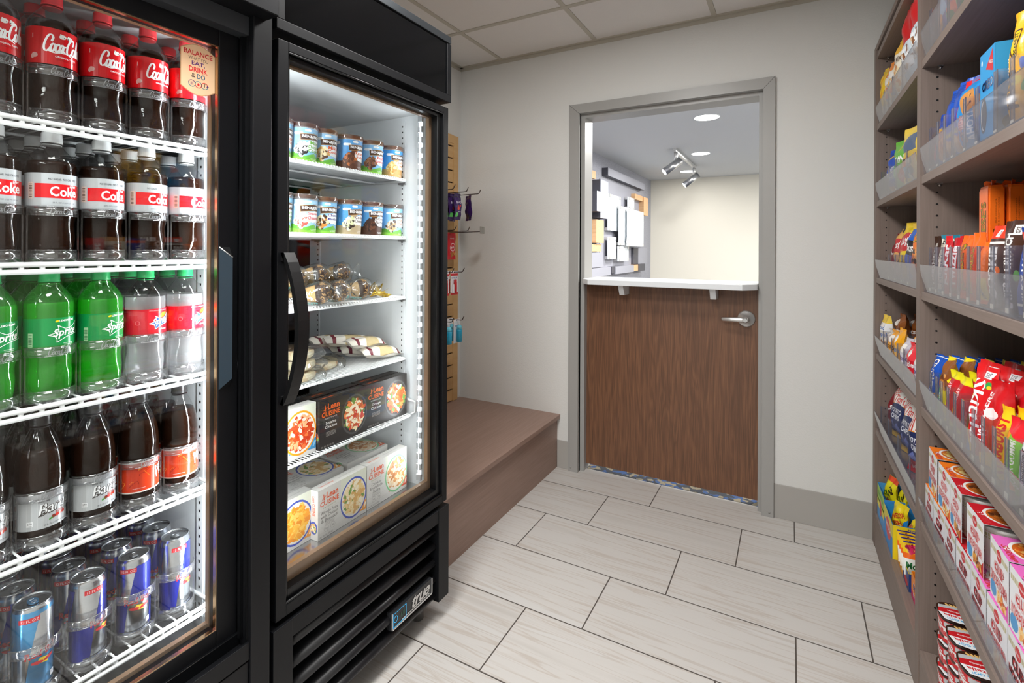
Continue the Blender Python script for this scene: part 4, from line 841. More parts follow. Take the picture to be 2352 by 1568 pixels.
for i, a in enumerate(PT):
    B[a[0]] = pint('ice_cream_tub', a[1], a[2], a[3], a[4], a[5], a[6], a[7])
    r, k = divmod(i, 5); y = (.985, 1.064, 1.160, 1.254, 1.353)[k]; zz_ = (1.5165, 1.3145)[r]
    put(a[0], (-1.238-(.008 if k == 1 else 0), y, zz_), pi/2+random.uniform(-.08, .08), 'ice cream tub with %s on the %s freezer shelf' % (PC[a[0]], ('top', 'second')[r]), 'ice cream tub', 'ice cream tubs on the %s freezer shelf' % ('top', 'second')[r])
for i, (r, y) in enumerate(((0, .905), (1, .905))):
    dup(B[('therapy', 'mint')[r]], (-1.238, y-.005, (1.5165, 1.3145)[r]), (0, 0, pi/2), 'ice cream tub nearest the hinge side behind the door stile, %s freezer shelf' % ('top', 'second')[r], group='ice cream tubs on the %s freezer shelf' % ('top', 'second')[r])
# boxed frozen meals
def mealbox(key, dark, l1, title, plate, cols, cloth, label, w=.187, h=.140, d=.034):
    mb = MB(); base = '221e1d' if dark else 'cfcdc8'; mb.box((-w/2, -d/2, 0), (w/2, d/2, h), ink(base, 'card'))
    p = Print('card'); p.rect(-w/2, 0, w/2, h, base if dark else 'd6d4d0', 0)
    if not dark: p.rect(-.01, h*.55, w/2, h, 'd9dccb', .3)
    for k in range(0 if dark else 9): p.rect(-w/2, h*k/9, w/2, h*k/9+.0006, 'c6c4bf', .2)
    if cloth:
        p.poly([(.004, .018), (.09, .010), (w/2, .012), (w/2, .040), (.03, .045)], cloth[0], .5)
        for k in range(7): p.poly([(.010+k*.012, .018), (.014+k*.012, .0165), (.022+k*.012, .032), (.016+k*.012, .033)], cloth[1], .7)
    cx, cy, rx, ry = .041, .068, .050, .056
    p.ell(cx, cy, rx*1.06, ry*1.08, plate, 1, n=32); p.ell(cx, cy, rx*.97, ry*.98, 'e9e2d4' if not dark else '2b2624', 1.2, n=32)
    p.food(cx, cy, rx*.95, ry*.95, cols, 260, len(title)*7+ord(title[0]), l=1.5, size=.10, long=2.1)
    oc = 'e8641e' if dark else 'e2561e'; lx = -.052
    p.text('Lean', lx+.010, h-.022, w=.044, h=.0175, c=oc, bold=.06); p.text('CUISINE', lx, h-.042, w=.068, h=.0145, c=oc, bold=.05)
    p.stroke([(lx-.027, h-.030), (lx-.014, h-.022)], .0022, oc); p.stroke([(lx-.022, h-.016), (lx-.020, h-.033)], .0022, oc)
    p.text(l1, lx, h-.055, w=.046, h=.0040, c='e8e6e2' if dark else '8a9a6a', bold=0, space=1.3)
    for i, s in enumerate(title.split('|')): p.text(s, lx, h-.068-.0115*i, w=min(.062, .0054*len(s)+.006), h=.0085, c='f2f0ec' if dark else '6b6866', bold=.01)
    for k in range(4): p.rect(lx-.018, .044-.0035*k, lx+.018, .0455-.0035*k, '8a8580' if dark else 'a8a5a1', 1)
    if not dark:
        for q, tx in ((-.012, '20g'), (.012, '280')):
            p.stroke([(lx+q+.0085*cos(a), .024+.0085*sin(a)) for a in [2*pi*k/12 for k in range(13)]], .0006, '8a8886', 2, taper=False, k=1); p.text(tx, lx+q, .024, w=.010, h=.0055, c='7a7876', bold=0)
    for k in range(5): p.rect(-w/2+.006+k*.010, .004, -w/2+.013+k*.010, .009, 'bdbab6' if not dark else '6a6562', 2)
    p.emit(mb, flat(-d/2-.0002, .00012))
    p = Print('card'); p.rect(-w/2, -d/2, w/2, d/2, base, 0)          # top edge
    p.text('Lean Cuisine', -.05, 0, w=.05, h=.009, c=oc); p.text('FROZEN ENTREE KEEP FROZEN', .03, 0, w=.07, h=.004, c='8a8886', bold=0); p.emit(mb, lambda x, y, l: (x, y, h+.0002+l*.0001))
    p = Print('card'); p.rect(-d/2, 0, d/2, h, base, 0); p.text('Lean CUISINE', 0, h*.68, w=.055, h=.010, c=oc, rot=-pi/2, bold=.04); p.ell(0, .034, .015, .018, plate, 1); p.food(0, .034, .013, .016, cols, 24, 5, l=1.3, size=.3)
    p.emit(mb, lambda x, y, l: (-w/2-.0002-l*.0001, -x, y)); p.emit(mb, lambda x, y, l: (w/2+.0002+l*.0001, x, y))
    o = mb.build('frozen_meal_box'); tag(o, label, 'frozen meal box'); CH[o.name] = []; B[key] = o; return o
PAS = ('e9c98a', 'f0dcae', 'd9a860', 'f4ead0', '6f9440', 'd9b070')
TOM = ('d9501e', 'e8703a', 'c23a16', 'f0a878', 'e6d0c0', 'cf4a20'); CHK = ('d2641e', 'b84a14', 'e8863a', 'f0dcae', '5f8a3a', 'cc3a20', 'f3e6c8'); ENC = ('e6c9a0', 'f0e0c8', 'd99a5a', 'cf8a4a', 'e8d4b4', 'b9743a'); MAC = ('f2a21e', 'f6b83c', 'e88e14', 'fac860')
mealbox('b_rigatoni', False, 'MARKETPLACE', 'Rigatoni', 'f09a1e', TOM, ('3f8fc4', '8ac4e4'), 'frozen meal box with tomato pasta on an orange plate, freezer fifth shelf')
mealbox('b_sesame', True, 'MARKETPLACE', 'Sesame|Chicken', '4a4a4a', CHK, None, 'black frozen meal box of sesame chicken in the middle of the fifth freezer shelf')
mealbox('b_orange', True, 'MARKETPLACE', 'Orange|Chicken', '4a4a4a', ('e2561e', 'd8481a', 'f08a4a', 'f0e0c8', '5f8a3a', 'e86a2a'), None, 'black frozen meal box of orange chicken beside the freezer side wall')
mealbox('b_mac', False, 'FAVORITES', 'Macaroni|& Cheese', '3a4fae', MAC, ('e89a3a', 'f4e8d0'), 'frozen meal box of macaroni and cheese low in the freezer by the door stile')
mealbox('b_alfredo', False, 'FAVORITES', 'Alfredo Pasta|with Chicken|& Broccoli', '3a4fae', PAS, ('e89a3a', 'f4e8d0'), 'upright alfredo pasta frozen meal box with blue plate on the freezer floor')
mealbox('b_enchilada', False, 'FAVORITES', 'Chicken|Enchilada|Suiza', '7cc088', ENC, ('e2562e', 'f0d8c8'), 'upright enchilada frozen meal box with green plate on the freezer floor')
for k, loc, rz in (('b_rigatoni', (-1.196, .896, .6945), pi/2), ('b_sesame', (-1.188, 1.087, .6945), pi/2+.02), ('b_orange', (-1.194, 1.279, .6945), pi/2-.02), ('b_mac', (-1.205, .892, .4465), pi/2), ('b_alfredo', (-1.178, 1.075, .4465), pi/2+.015), ('b_enchilada', (-1.180, 1.266, .4465), pi/2)):
    o = B[k]; o.location = loc; o.rotation_euler = (0, 0, rz); o['group'] = 'boxed frozen meals in the freezer'
def flatbox(k, loc, rz, label):
    o = dup(B[k], loc, (-pi/2, 0, rz), label, group='boxed frozen meals in the freezer'); return o
for i in range(4): flatbox('b_alfredo', (-1.232, 1.045, .4465+.017+.0345*i), pi/2-.02, 'alfredo meal box lying flat behind the upright boxes, %s from the freezer floor' % ORD[i])
for i in range(4): flatbox('b_enchilada', (-1.236, 1.252, .4465+.017+.0345*i), pi/2+.02, 'enchilada meal box lying flat beside the side wall, %s from the freezer floor' % ORD[i])
for i, k in enumerate(('b_sesame', 'b_orange')):
    dup(B[k], (-1.232, (1.087, 1.279)[i], .6945), (0, 0, pi/2), 'second black frozen meal box standing behind the %s chicken box' % ('sesame', 'orange')[i], group='boxed frozen meals in the freezer')
# ---- wrapped soft items: pillow-shaped packs lying down or standing
def pillow(key, name, cat, w, h, d, kind, art, crimp=.012, wr=.0010, seed=0, n=(14, 18), film=None, sides=False, flatness=.55, label='x', taper=0.):
    """front faces -Y, foot at z=0; art in metres, x from -w/2 to w/2, y from 0 to h"""
    rnd = random.Random(seed); ph = [rnd.uniform(0, 6) for _ in range(6)]
    def prof(u, v):
        e = max(0., 1-abs(u)**3.2)**flatness; t = min(1, max(0, min((v*h-crimp), (h-crimp-v*h))/(h*.30))); t = sin(t*pi/2)**.8
        return e*t
    def mp(sg):
        def f(x, y, l):
            u = max(-1, min(1, x/(w/2))); v = y/h; p_ = prof(u, v)
            wig = wr*(.8*sin(6*u+ph[0]+5*v)*sin(4*v*pi+ph[1])+.45*sin(17*v+ph[2]+5*u)+.45*sin(9*u*v+ph[3]))*(.4+min(.8, p_*1.2))
            xs = x*(1-.05*p_-taper*v); yy = -sg*(d/2*p_+abs(.0003)+l*.00022)+wig
            yb = .004*sin(2.3*v*pi+ph[4])*(1-p_)+.003*sin(5*u+ph[5])*(1-p_)
            return (xs, yy+yb, y)
        return f
    mb = MB(); N = int(w/.0035)|1; zg = []
    cell = (w/n[0], h/n[1], 1)
    def lin3(sg):                                        # artwork lies exactly on the facets of the crinkled film
        base = mp(sg); C = {}
        def nd(i, j):
            if (i, j) not in C: C[i, j] = Vector(base(i*cell[0], max(-.002, min(h+.002, j*cell[1])), 0))
            return C[i, j]
        def f(x, y, l):
            a, b = x/cell[0], y/cell[1]; i, j = math.floor(a), math.floor(b); fa, fb = a-i, b-j
            if fa+fb <= 1: v = nd(i, j)*(1-fa-fb)+nd(i+1, j)*fa+nd(i, j+1)*fb
            else: v = nd(i+1, j+1)*(fa+fb-1)+nd(i, j+1)*(1-fa)+nd(i+1, j)*(1-fb)
            return (v.x, v.y-sg*l*.00016, v.z)
        return f
    art.emit(mb, lin3(1), cell=cell, smooth=True)
    bk = Print(art.kind); bk.sh = [s for s in art.sh if s[2] <= .2]
    mb2 = MB(); bk.emit(mb2, lin3(-1), cell=cell, smooth=True)
    mb2.f = [tuple(reversed(f)) for f in mb2.f]; off = len(mb.v); mb.v += mb2.v
    for f, m, sm in zip(mb2.f, mb2.m, mb2.sm): mb.f.append(tuple(i+off for i in f)); mb.m.append(mb.mi(mb2.mats[m])); mb.sm.append(sm)
    o = mb.build(name, weld=True); tag(o, label, cat); B[key] = o; CH[o.name] = []; return o
def zig(p, w, h, c, top=True, bot=True, a=.0022, cr=.0):
    """serrated seal along the ends"""
    n = max(4, int(w/.005))
    for k in range(n):
        x0 = -w/2+w*k/n; x1 = x0+w/n
        if top: p.add([[(x0, h), (x1, h), ((x0+x1)/2, h+a)]], c, 0)
        if bot: p.add([[(x0, 0), ((x0+x1)/2, -a), (x1, 0)]], c, 0)
    for k in range(4):
        if top: p.rect(-w/2, h-.003-.0025*k, w/2, h-.0022-.0025*k, c, .3)
# freezer shelf 3: wrapped nut cones, bar, gold piece
def cone(key):
    t = thing('ice_cream_cone', 'x', 'ice cream cone'); L = .165
    mb = MB(); mb.lathe([(0, .004), (.105, .026), (.108, .027)], grain('cone_paper', 'c89858', 'dcb274', 60, (1, 1, 1)), n=24); mb.build('cone_sleeve', t)
    mb = MB(); mb.lathe([(.100, .0265), (.112, .0285), (.124, .0265), (.133, .020), (.139, .010), (.141, .003)], pm('dark_chocolate', '3c2418', rough=.3), n=24)
    rnd = random.Random(2)
    for k in range(170):
        a = rnd.uniform(0, 2*pi); s = rnd.uniform(0, 1); z = .114+.027*s; r = .028*(1-s**2.2)+.001
        c = Vector((r*sin(a), -r*cos(a), z)); q = .0040*rnd.uniform(.6, 1.2)
        V = [c+Vector((rnd.uniform(-1, 1), rnd.uniform(-1, 1), rnd.uniform(-1, 1))).normalized()*q for _ in range(6)]
        mb.faces(V, [(0, 1, 2), (0, 2, 3), (0, 3, 4), (0, 4, 5), (1, 3, 5), (2, 4, 1)], pm('chopped_nuts', 'd2a468', rough=.6))
    mb.build('nut_topping', t)
    mb = MB(); mod = lambda z, a: 1+.05*sin(5*a+40*z)+.03*sin(11*a+90*z)
    mb.lathe([(-.018, .012), (-.005, .008), (0, .010), (.05, .023), (.105, .033), (.125, .033), (.142, .026), (.150, .010), (.154, .008), (.172, .024)], FILM, n=26, mod=mod, capb=False, capt=False)
    p = Print('film'); TQ = '3fb6b4'; p.text('COLD', .012, .090, w=.030, h=.013, c=TQ, rot=pi/2, bold=.06); p.rect(-.03, .060, .03, .067, TQ, 1); p.text('NUTTY', -.02, .09, w=.030, h=.010, c=TQ, rot=pi/2, bold=.04)
    p.emit(mb, lambda x, y, l: ((.012+.022*y/.1)*sin(x/.030)*1.06, -(.012+.022*y/.1)*cos(x/.030)*1.06, y), cell=(.005, .01)); mb.build('clear_wrapper', t)
    B[key] = t; return reg(t, key)
cone('cone')
CONES = [(-1.215, .985, 0, 12), (-1.225, 1.070, 0, -22), (-1.235, 1.165, .0, 35), (-1.30, .975, .0, 8), (-1.31, 1.10, .0, -15), (-1.27, 1.02, .050, 25), (-1.285, 1.125, .050, -10), (-1.255, .93, .045, 40)]
WHERE = ['nearest the door handle, front of the heap', 'front middle of the heap', 'front end of the heap beside the gold wrapper', 'behind the first cones', 'rear middle of the heap', 'lying on top of the heap toward the handle', 'topmost of the heap', 'on top of the heap by the hinge stile']
for i, (x, y, dz, an) in enumerate(CONES):
    put('cone', (x-.045, y-.07, 1.1035+.034+dz), 0, 'nut-topped cone in clear wrapper, %s' % WHERE[i], 'ice cream cone', 'wrapped cones on the third freezer shelf'); o = bpy.context.scene.objects[-1]
    src = [q for q in bpy.data.objects if q.name.startswith('ice_cream_cone') and q.get('label', '').endswith(WHERE[i])][0]
    d = Vector((cos(radians(an))*.72, sin(radians(an))+.55, .10)).normalized(); src.rotation_euler = d.to_track_quat('Z', 'Y').to_euler(); src.location = Vector((x, y, 1.1035+.034+dz))-d*.075
def simple(w, h, base, decals, kind='foil', end=None, z=True):
    p = Print(kind); p.rect(-w/2, 0, w/2, h, base, 0)
    if end: p.rect(-w/2, 0, w/2, end[1], end[0], .1); p.rect(-w/2, h-end[1], w/2, h, end[0], .1)
    if z: zig(p, w, h, end[0] if end else base)
    for d in decals:
        a = d[1:]
        X = lambda v: v*w-w/2
        Y = lambda v: v*h
        if d[0] == 'r': p.rect(X(a[0]), Y(a[1]), X(a[2]), Y(a[3]), a[4], a[5] if len(a) > 5 else 1)
        elif d[0] == 'e': p.ell(X(a[0]), Y(a[1]), a[2]*w, a[3]*h, a[4], a[5] if len(a) > 5 else 1.3)
        elif d[0] == 'p': p.poly([(X(x), Y(y)) for x, y in a[0]], a[1], a[2] if len(a) > 2 else 1.1)
        elif d[0] == 't': p.text(a[0], X(a[1]), Y(a[2]), w=a[3]*w, h=a[4]*h, c=a[5], l=2, rot=radians(a[6]) if len(a) > 6 else 0, bold=a[7] if len(a) > 7 else .05, shear=a[8] if len(a) > 8 else 0)
        elif d[0] == 'v':                                   # text running up the pack: length along h
            p.text(a[0], X(a[1]), Y(a[2]), w=a[3]*h, h=a[4]*w, c=a[5], l=2, rot=pi/2, bold=a[6] if len(a) > 6 else .05, shear=a[7] if len(a) > 7 else 0)
        elif d[0] == 'w': p.text(a[0], X(a[1]), Y(a[2]), w=a[3]*h, h=a[4]*w, c=a[5], l=2, rot=-pi/2, bold=a[6] if len(a) > 6 else .05)
        elif d[0] == 'f': p.food(X(a[0]), Y(a[1]), a[2]*w, a[3]*h, a[4], a[5], a[6] if len(a) > 6 else 3, l=1.2, size=a[7] if len(a) > 7 else .3)
        elif d[0] == 's':                                   # stripes fanning down from the top
            n = a[0]
            for k in range(n): p.poly([(X((k+.1)/n), Y(a[1])), (X((k+.6)/n), Y(a[1])), (X((k+.6)/n), Y(a[2])), (X((k+.1)/n), Y(a[2]))], a[3], .8)
    return p
pillow('whitebar', 'ice_cream_bar', 'ice cream bar', .150, .050, .018, 'film', simple(.150, .050, 'e9ebec', [('t', 'TWIX', .36, .5, .26, .42, '2a2422'), ('t', 'ICE CREAM', .36, .2, .2, .12, '6a5a50'), ('t', 'TWIX', .76, .55, .16, .3, '2a2422'), ('r', .60, .1, .61, .9, 'b9bcc0')], 'film'), crimp=.004, label='white wrapped ice cream bar with black lettering at the front of the third freezer shelf')
B['whitebar'].location = (-1.205, .945, 1.108); B['whitebar'].rotation_euler = (radians(-62), 0, pi/2-.1)
pillow('goldwrap', 'ice_cream_sandwich', 'ice cream bar', .120, .050, .022, 'foil', simple(.120, .050, '6b4a30', [('r', 0, 0, 1, .35, 'd8b03a'), ('r', 0, .85, 1, 1, 'd8b03a'), ('f', .5, .6, .4, .2, ('4a3020', '8a6238', '5a3a24'), 30)]), crimp=.008, wr=.003, seed=4, label='brown and gold wrapped ice cream bar beside the freezer side wall')
B['goldwrap'].location = (-1.27, 1.325, 1.112); B['goldwrap'].rotation_euler = (radians(-75), 0, pi/2+.9)
def bow(loc):
    mb = MB(); g = pm('gold_foil', 'd9b23c', rough=.25, metal=.8)
    for a in range(5):
        t = radians(a*38-20); mb.faces([(0, 0, 0), (.05*cos(t), .018*sin(t)+.008, .034*sin(t)), (.055*cos(t), .018*sin(t)-.012, .034*sin(t)+.012), (.01, -.006, .010)], [(0, 1, 2, 3)], g)
    mb.tube([(-.03, .004, .004), (0, 0, .010), (.03, -.004, .006)], .007, g, 6)
    o = mb.build('gold_wrapped_treat', loc=loc); tag(o, 'crumpled gold foil wrapped treat beside the cones on the third freezer shelf', 'frozen treat'); o.rotation_euler = (0, 0, pi/2)
bow((-1.215, 1.268, 1.113))
# freezer shelf 4: burritos and flat bread in clear wrap
pillow('burrito', 'wrapped_burrito', 'burrito', .175, .062, .038, 'film', simple(.175, .062, 'e6e0d4', [('r', .36, 0, .74, 1, 'cdb98c'), ('r', .10, 0, .17, 1, '6e1f2c'), ('r', .86, 0, .92, 1, '6e1f2c'), ('t', 'BURRITO', .55, .55, .22, .18, '3a4a3a')]+[('r', .37+.02*k, 0, .375+.02*k, 1, 'b9a36e') for k in range(18)], 'film'), crimp=.006, wr=.0018, seed=9, label='x')
BR = [(-1.235, 1.305, .0, 8, 'front, on the shelf wires'), (-1.300, 1.285, .0, -6, 'second row, on the shelf wires'), (-1.262, 1.268, .036, 14, 'lying across the front two'), (-1.365, 1.290, .0, 4, 'third row, on the shelf wires'), (-1.325, 1.240, .038, -10, 'on top of the rear two'), (-1.395, 1.225, .036, 20, 'rear top of the pile')]
for i, (x, y, dz, an, wh) in enumerate(BR):
    o = put('burrito', (x, y, .8905+.019+dz), 0, 'white and tan wrapped burrito, %s' % wh, 'burrito', 'burritos on the fourth freezer shelf'); o.rotation_euler = (radians(-78), radians(6), pi/2+radians(an-8)); o.location.x += .03
def bread(key):
    t = thing('wrapped_flatbread', 'x', 'sandwich'); mb = MB(); n = 30; R = .088
    V = []
    for z, s in ((0, .93), (.004, .985), (.012, 1), (.020, .98), (.024, .90)):
        for k in range(n+1): a = -pi/2+pi*k/n; V.append((R*s*cos(a)*1.1, R*s*sin(a), z))
    Fc = []
    for i in range(4):
        for k in range(n): Fc.append((i*(n+1)+k, i*(n+1)+k+1, (i+1)*(n+1)+k+1, (i+1)*(n+1)+k))
        Fc.append((i*(n+1)+n, i*(n+1), (i+1)*(n+1), (i+1)*(n+1)+n))
    Fc.append(tuple(range(n, -1, -1))); Fc.append(tuple(range(4*(n+1), 5*(n+1)))); mb.faces(V, Fc, food('baked_dough', ('e9d9ac', 'efe2bd', 'dcb987', 'f2e8cc', 'd99a6a'), 70)); mb.build('bread', t)
    rnd = random.Random(8); mb = MB(); n = 34; m = 5; V = []
    for i, (z, s) in enumerate(((0, 1.0), (.006, 1.10), (.014, 1.13), (.022, 1.06), (.0275, .93))):
        for k in range(n): a = 2*pi*k/n; q = 1+.03*sin(7*a+i)+.02*rnd.uniform(-1, 1); V.append((.044+.066*s*q*cos(a), .100*s*q*sin(a), z+rnd.uniform(-.001, .001)))
    V.append((.044, 0, .0275)); Fc = [(i*n+k, i*n+(k+1) % n, (i+1)*n+(k+1) % n, (i+1)*n+k) for i in range(4) for k in range(n)]+[(4*n+k, 4*n+(k+1) % n, 5*n) for k in range(n)]
    mb.faces(V, Fc, FILM); mb.build('clear_wrapper', t); B[key] = t; return reg(t, key)
bread('bread')
for i, (x, y, z, a) in enumerate(((-1.285, .955, .891, 80), (-1.290, .960, .9205, 95), (-1.300, .962, .950, 86), (-1.345, 1.09, .891, 70))):
    put('bread', (x, y, z), radians(a), 'clear-wrapped flatbread sandwich, %s' % ('bottom of the stack by the door handle', 'middle of the stack by the door handle', 'top of the stack by the door handle', 'single one behind, toward the burritos')[i], 'sandwich', 'wrapped flatbread on the fourth freezer shelf')
# ================================================================== SNACK SHELVING
SX = .320; SB = .725; UH = 2.133; ZS = [.4855, .8085, 1.133, 1.459, 1.785, 2.095]      # undersides of the adjustable boards
sh = thing('snack_shelving', 'tall brown laminate shelving unit full of packaged snacks along the aisle', 'shelving unit', (.53, 1.77, 0))
def upright(y0, y1, holes):
    mb = MB(); mb.box((SX, y0, 0), (SB+.015, y1, UH), LAM)
    for x in ((.357, .68) if holes else ()):
        z = .21
        while z < UH-.05: mb.lathe([(0, .0028), (.0004, .0028)], BLKP, n=8); k = 16; mb.v[-k:] = [(x+a, y0-.0002-c, z+b) for a, b, c in mb.v[-k:]]; z += .0322
    part(mb, 'upright_panel', sh)
upright(2.662, 2.716, True); upright(1.808, 1.853, True); upright(.84, .885, False)
BAYS = ((.885, 1.808), (1.853, 2.662))
mb = MB(); mb.box((SX, .84, UH), (SB+.012, 2.716, UH+.022), LAMH); part(mb, 'top_panel', sh, bevel=.001)
for y0, y1 in BAYS:
    for z in ZS:
        mb = MB(); mb.box((SX+.003, y0+.0005, z), (SB, y1-.0005, z+.023), LAMH); o = part(mb, 'shelf_board', sh, bevel=.0008)
        mb = MB()
        for x in (.362, .68): mb.tube([(x, y1+.001, z-.006), (x, y1-.012, z-.006)], .004, FILM if False else STEEL, 8); mb.box((x-.006, y1-.012, z-.003), (x+.006, y1, z), STEEL)
        mb.build('shelf_support', parent=o)
    mb = MB(); mb.box((SX+.002, y0, .122), (SB, y1, .145), LAMH); mb.box((SX+.002, y0, 0), (SX+.02, y1, .122), LAMH); part(mb, 'plinth', sh, bevel=.0008)
mb = MB(); mb.box((SB, .84, 0), (SB+.012, 2.716, UH), LAM); part(mb, 'back_panel', sh)
def tray(bay, zi, ys, hdiv, lip=.076):
    y0, y1 = BAYS[bay]; z = ZS[zi]+.0235
    t = thing('acrylic_tray', 'clear acrylic divider tray on the %s shelf of the %s bay' % (['lowest', 'second lowest', 'third', 'fourth', 'fifth', 'highest'][zi], ('nearer', 'farther')[bay]), 'shelf tray', (SX+.01, (y0+y1)/2, z), group='clear divider trays')
    mb = MB(); x0 = SX-.004; q = [(x0+.012, z), (x0+.0145, z), (x0+.0035, z+lip), (x0+.001, z+lip)]
    n = 4; ya, yb = y0+.006, y1-.008
    mb.faces([(x, ya, c) for x, c in q]+[(x, yb, c) for x, c in q], [(0, 1, 2, 3), (7, 6, 5, 4)]+[(i, 4+i, 4+(i+1) % 4, (i+1) % 4) for i in (0, 1, 3)], ACR); mb.faces([(q[2][0], ya, q[2][1]), (q[3][0], ya, q[3][1]), (q[3][0], yb, q[3][1]), (q[2][0], yb, q[2][1])], [(0, 1, 2, 3)], ACRE)
    mb.box((x0+.012, ya, z), (x0+.36, yb, z+.0018), ACR); part(mb, 'front_lip', t)
    mb = MB(); mb.box((x0+.0125, ya, z), (x0+.0155, yb, z+.006), ACRE); part(mb, 'lip_edge', t)
    for y in ys:
        mb = MB(); mb.box((x0+.018, y-.008, z+.002), (x0+.0195, y+.008, z+hdiv), ACRF); mb.box((x0+.0195, y-.0085, z+.002), (x0+.34, y-.0072, z+hdiv), ACRD); mb.box((x0+.0195, y+.0072, z+.002), (x0+.34, y+.0085, z+hdiv), ACRD)
        mb.box((x0+.0172, y-.0088, z+.002), (x0+.0185, y-.0072, z+hdiv), ACRE); mb.box((x0+.0172, y+.0072, z+.002), (x0+.0185, y+.0088, z+hdiv), ACRE)
        mb.box((x0+.0170, y-.008, z+.002), (x0+.0176, y+.008, z+.014), ink('e8e4d4', 'matt')); part(mb, 'divider', t)
tray(0, 2, (1.760, 1.695, 1.628, 1.560, 1.493, 1.425, 1.356, 1.275, 1.198, 1.12, 1.05, .98), .124)
tray(0, 1, (1.750, 1.690, 1.640, 1.580, 1.520, 1.460, 1.385, 1.325, 1.262, 1.198, 1.13, 1.07, 1.0), .110)
tray(0, 3, (1.768, 1.690, 1.620, 1.550, 1.455, 1.372, 1.262, 1.18, 1.10, 1.02), .125)
tray(0, 4, (1.770, 1.680, 1.590, 1.500), .125); tray(0, 0, (1.79, 1.60, 1.40, 1.20), .075, lip=.07)
tray(1, 4, (2.56, 2.46, 2.36, 2.17), .12); tray(1, 3, (2.62, 2.45, 2.28, 2.09), .12); tray(1, 2, (2.42, 2.29, 2.17, 2.06), .10); tray(1, 1, (2.55, 2.46, 2.36, 2.24, 2.12), .11); tray(1, 0, (2.60, 2.42, 2.22, 2.02), .11)
# ---- snack kinds: vertical bars and bags that stand on end
def bar(key, name, cat, w, h, d, decals, base, end=None, kind='foil', seed=1, wr=.0007, crimp=.010):
    return pillow(key, name, cat, w, h, d, kind, simple(w, h, base, decals, kind, end), crimp=crimp, wr=wr, seed=seed, n=(10, 18))
CA = 'candy bar'
bar('c_dark', 'candy_bar', CA, .042, .150, .020, [('v', "HERSHEY'S", .5, .5, .75, .42, 'e8e4de'), ('r', 0, .02, 1, .06, 'c8c4bc')], '3a241c')
bar('c_cream', 'candy_bar', CA, .044, .152, .022, [('v', "COOKIES 'N' CREME", .32, .55, .8, .20, '4a4440'), ('v', "HERSHEY'S", .70, .52, .75, .28, '3c6f86'), ('r', 0, .94, 1, 1, '2f7f96'), ('r', 0, 0, 1, .05, '2f7f96'), ('r', .12, .1, .20, .3, '5a5450')], 'e9e2d0', end=('3a93a8', .008))
bar('c_kit', 'candy_bar', CA, .044, .148, .020, [('v', 'KitKat', .5, .5, .70, .55, 'ffffff', .06, .2), ('e', .5, .5, .5, .42, 'c01a22', .8)], 'd4202a', seed=3)
bar('c_kit2', 'candy_bar', CA, .046, .142, .022, [('v', 'Twizzle', .45, .5, .72, .6, 'ffffff', .06), ('p', [(0, .2), (1, .1), (1, .02), (0, .06)], '8c5a3a')], 'b81c26', seed=5)
bar('c_reese', 'candy_bar', CA, .044, .146, .024, [('v', "REESE'S", .5, .5, .74, .56, '4a2614', .10), ('v', "REESE'S", .5, .5, .72, .46, 'f6d41a', .05)], 'f0641e', seed=6)
bar('c_reese2', 'candy_bar', CA, .044, .150, .024, [('p', [(0, .1), (1, .25), (1, .8), (0, .65)], 'e2401e'), ('v', 'FAST BREAK', .5, .45, .7, .40, '4a2614', .09), ('v', 'FAST BREAK', .5, .45, .68, .32, 'f6e02a', .05)], 'ee6a20', seed=7)
bar('c_nrg', 'candy_bar', CA, .046, .128, .024, [('r', .08, .06, .92, .42, 'f2cf1a'), ('v', 'KING SIZE', .5, .24, .32, .32, '3a2a18', .05)], 'f2701c', seed=8)
bar('c_hersh', 'candy_bar', CA, .056, .160, .022, [('r', 0, .84, 1, 1, 'e03a1e'), ('r', .25, .86, .62, .95, 'f0f0f0', 1.5), ('t', '210', .43, .91, .26, .05, '4a4a4a'), ('r', 0, .77, 1, .80, 'e9e6e2'), ('v', 'COOKIE', .42, .42, .62, .60, 'ece9e6', .08), ('e', .75, .45, .12, .05, 'e86a1e', 1.6)], '4b2f27', seed=9)
bar('c_and', 'candy_bar', CA, .060, .165, .022, [('v', 'LAYER & CRUNCH', .40, .45, .82, .44, 'ece9e6', .09), ('r', .55, .84, .9, .95, 'ece9e6', 1.4), ('w', '220', .72, .895, .07, .18, '4a3a34'), ('e', .82, .4, .10, .06, '6fb04a', 1.4)], '43281f', seed=10)
bar('c_blue', 'candy_bar', CA, .058, .150, .022, [('v', 'MILKY WAY', .5, .45, .75, .4, 'f0f0f0', .06, .2), ('r', 0, .86, 1, .95, 'd03a2a'), ('r', 0, .1, 1, .13, 'f0f0f0')], '1d3f93', seed=11)
bar('c_white', 'candy_bar', CA, .058, .155, .020, [('v', 'PAYDAY', .5, .5, .7, .5, 'd2601e', .06), ('r', 0, .88, 1, 1, 'c98a3a')], 'e6dcc6', seed=12)
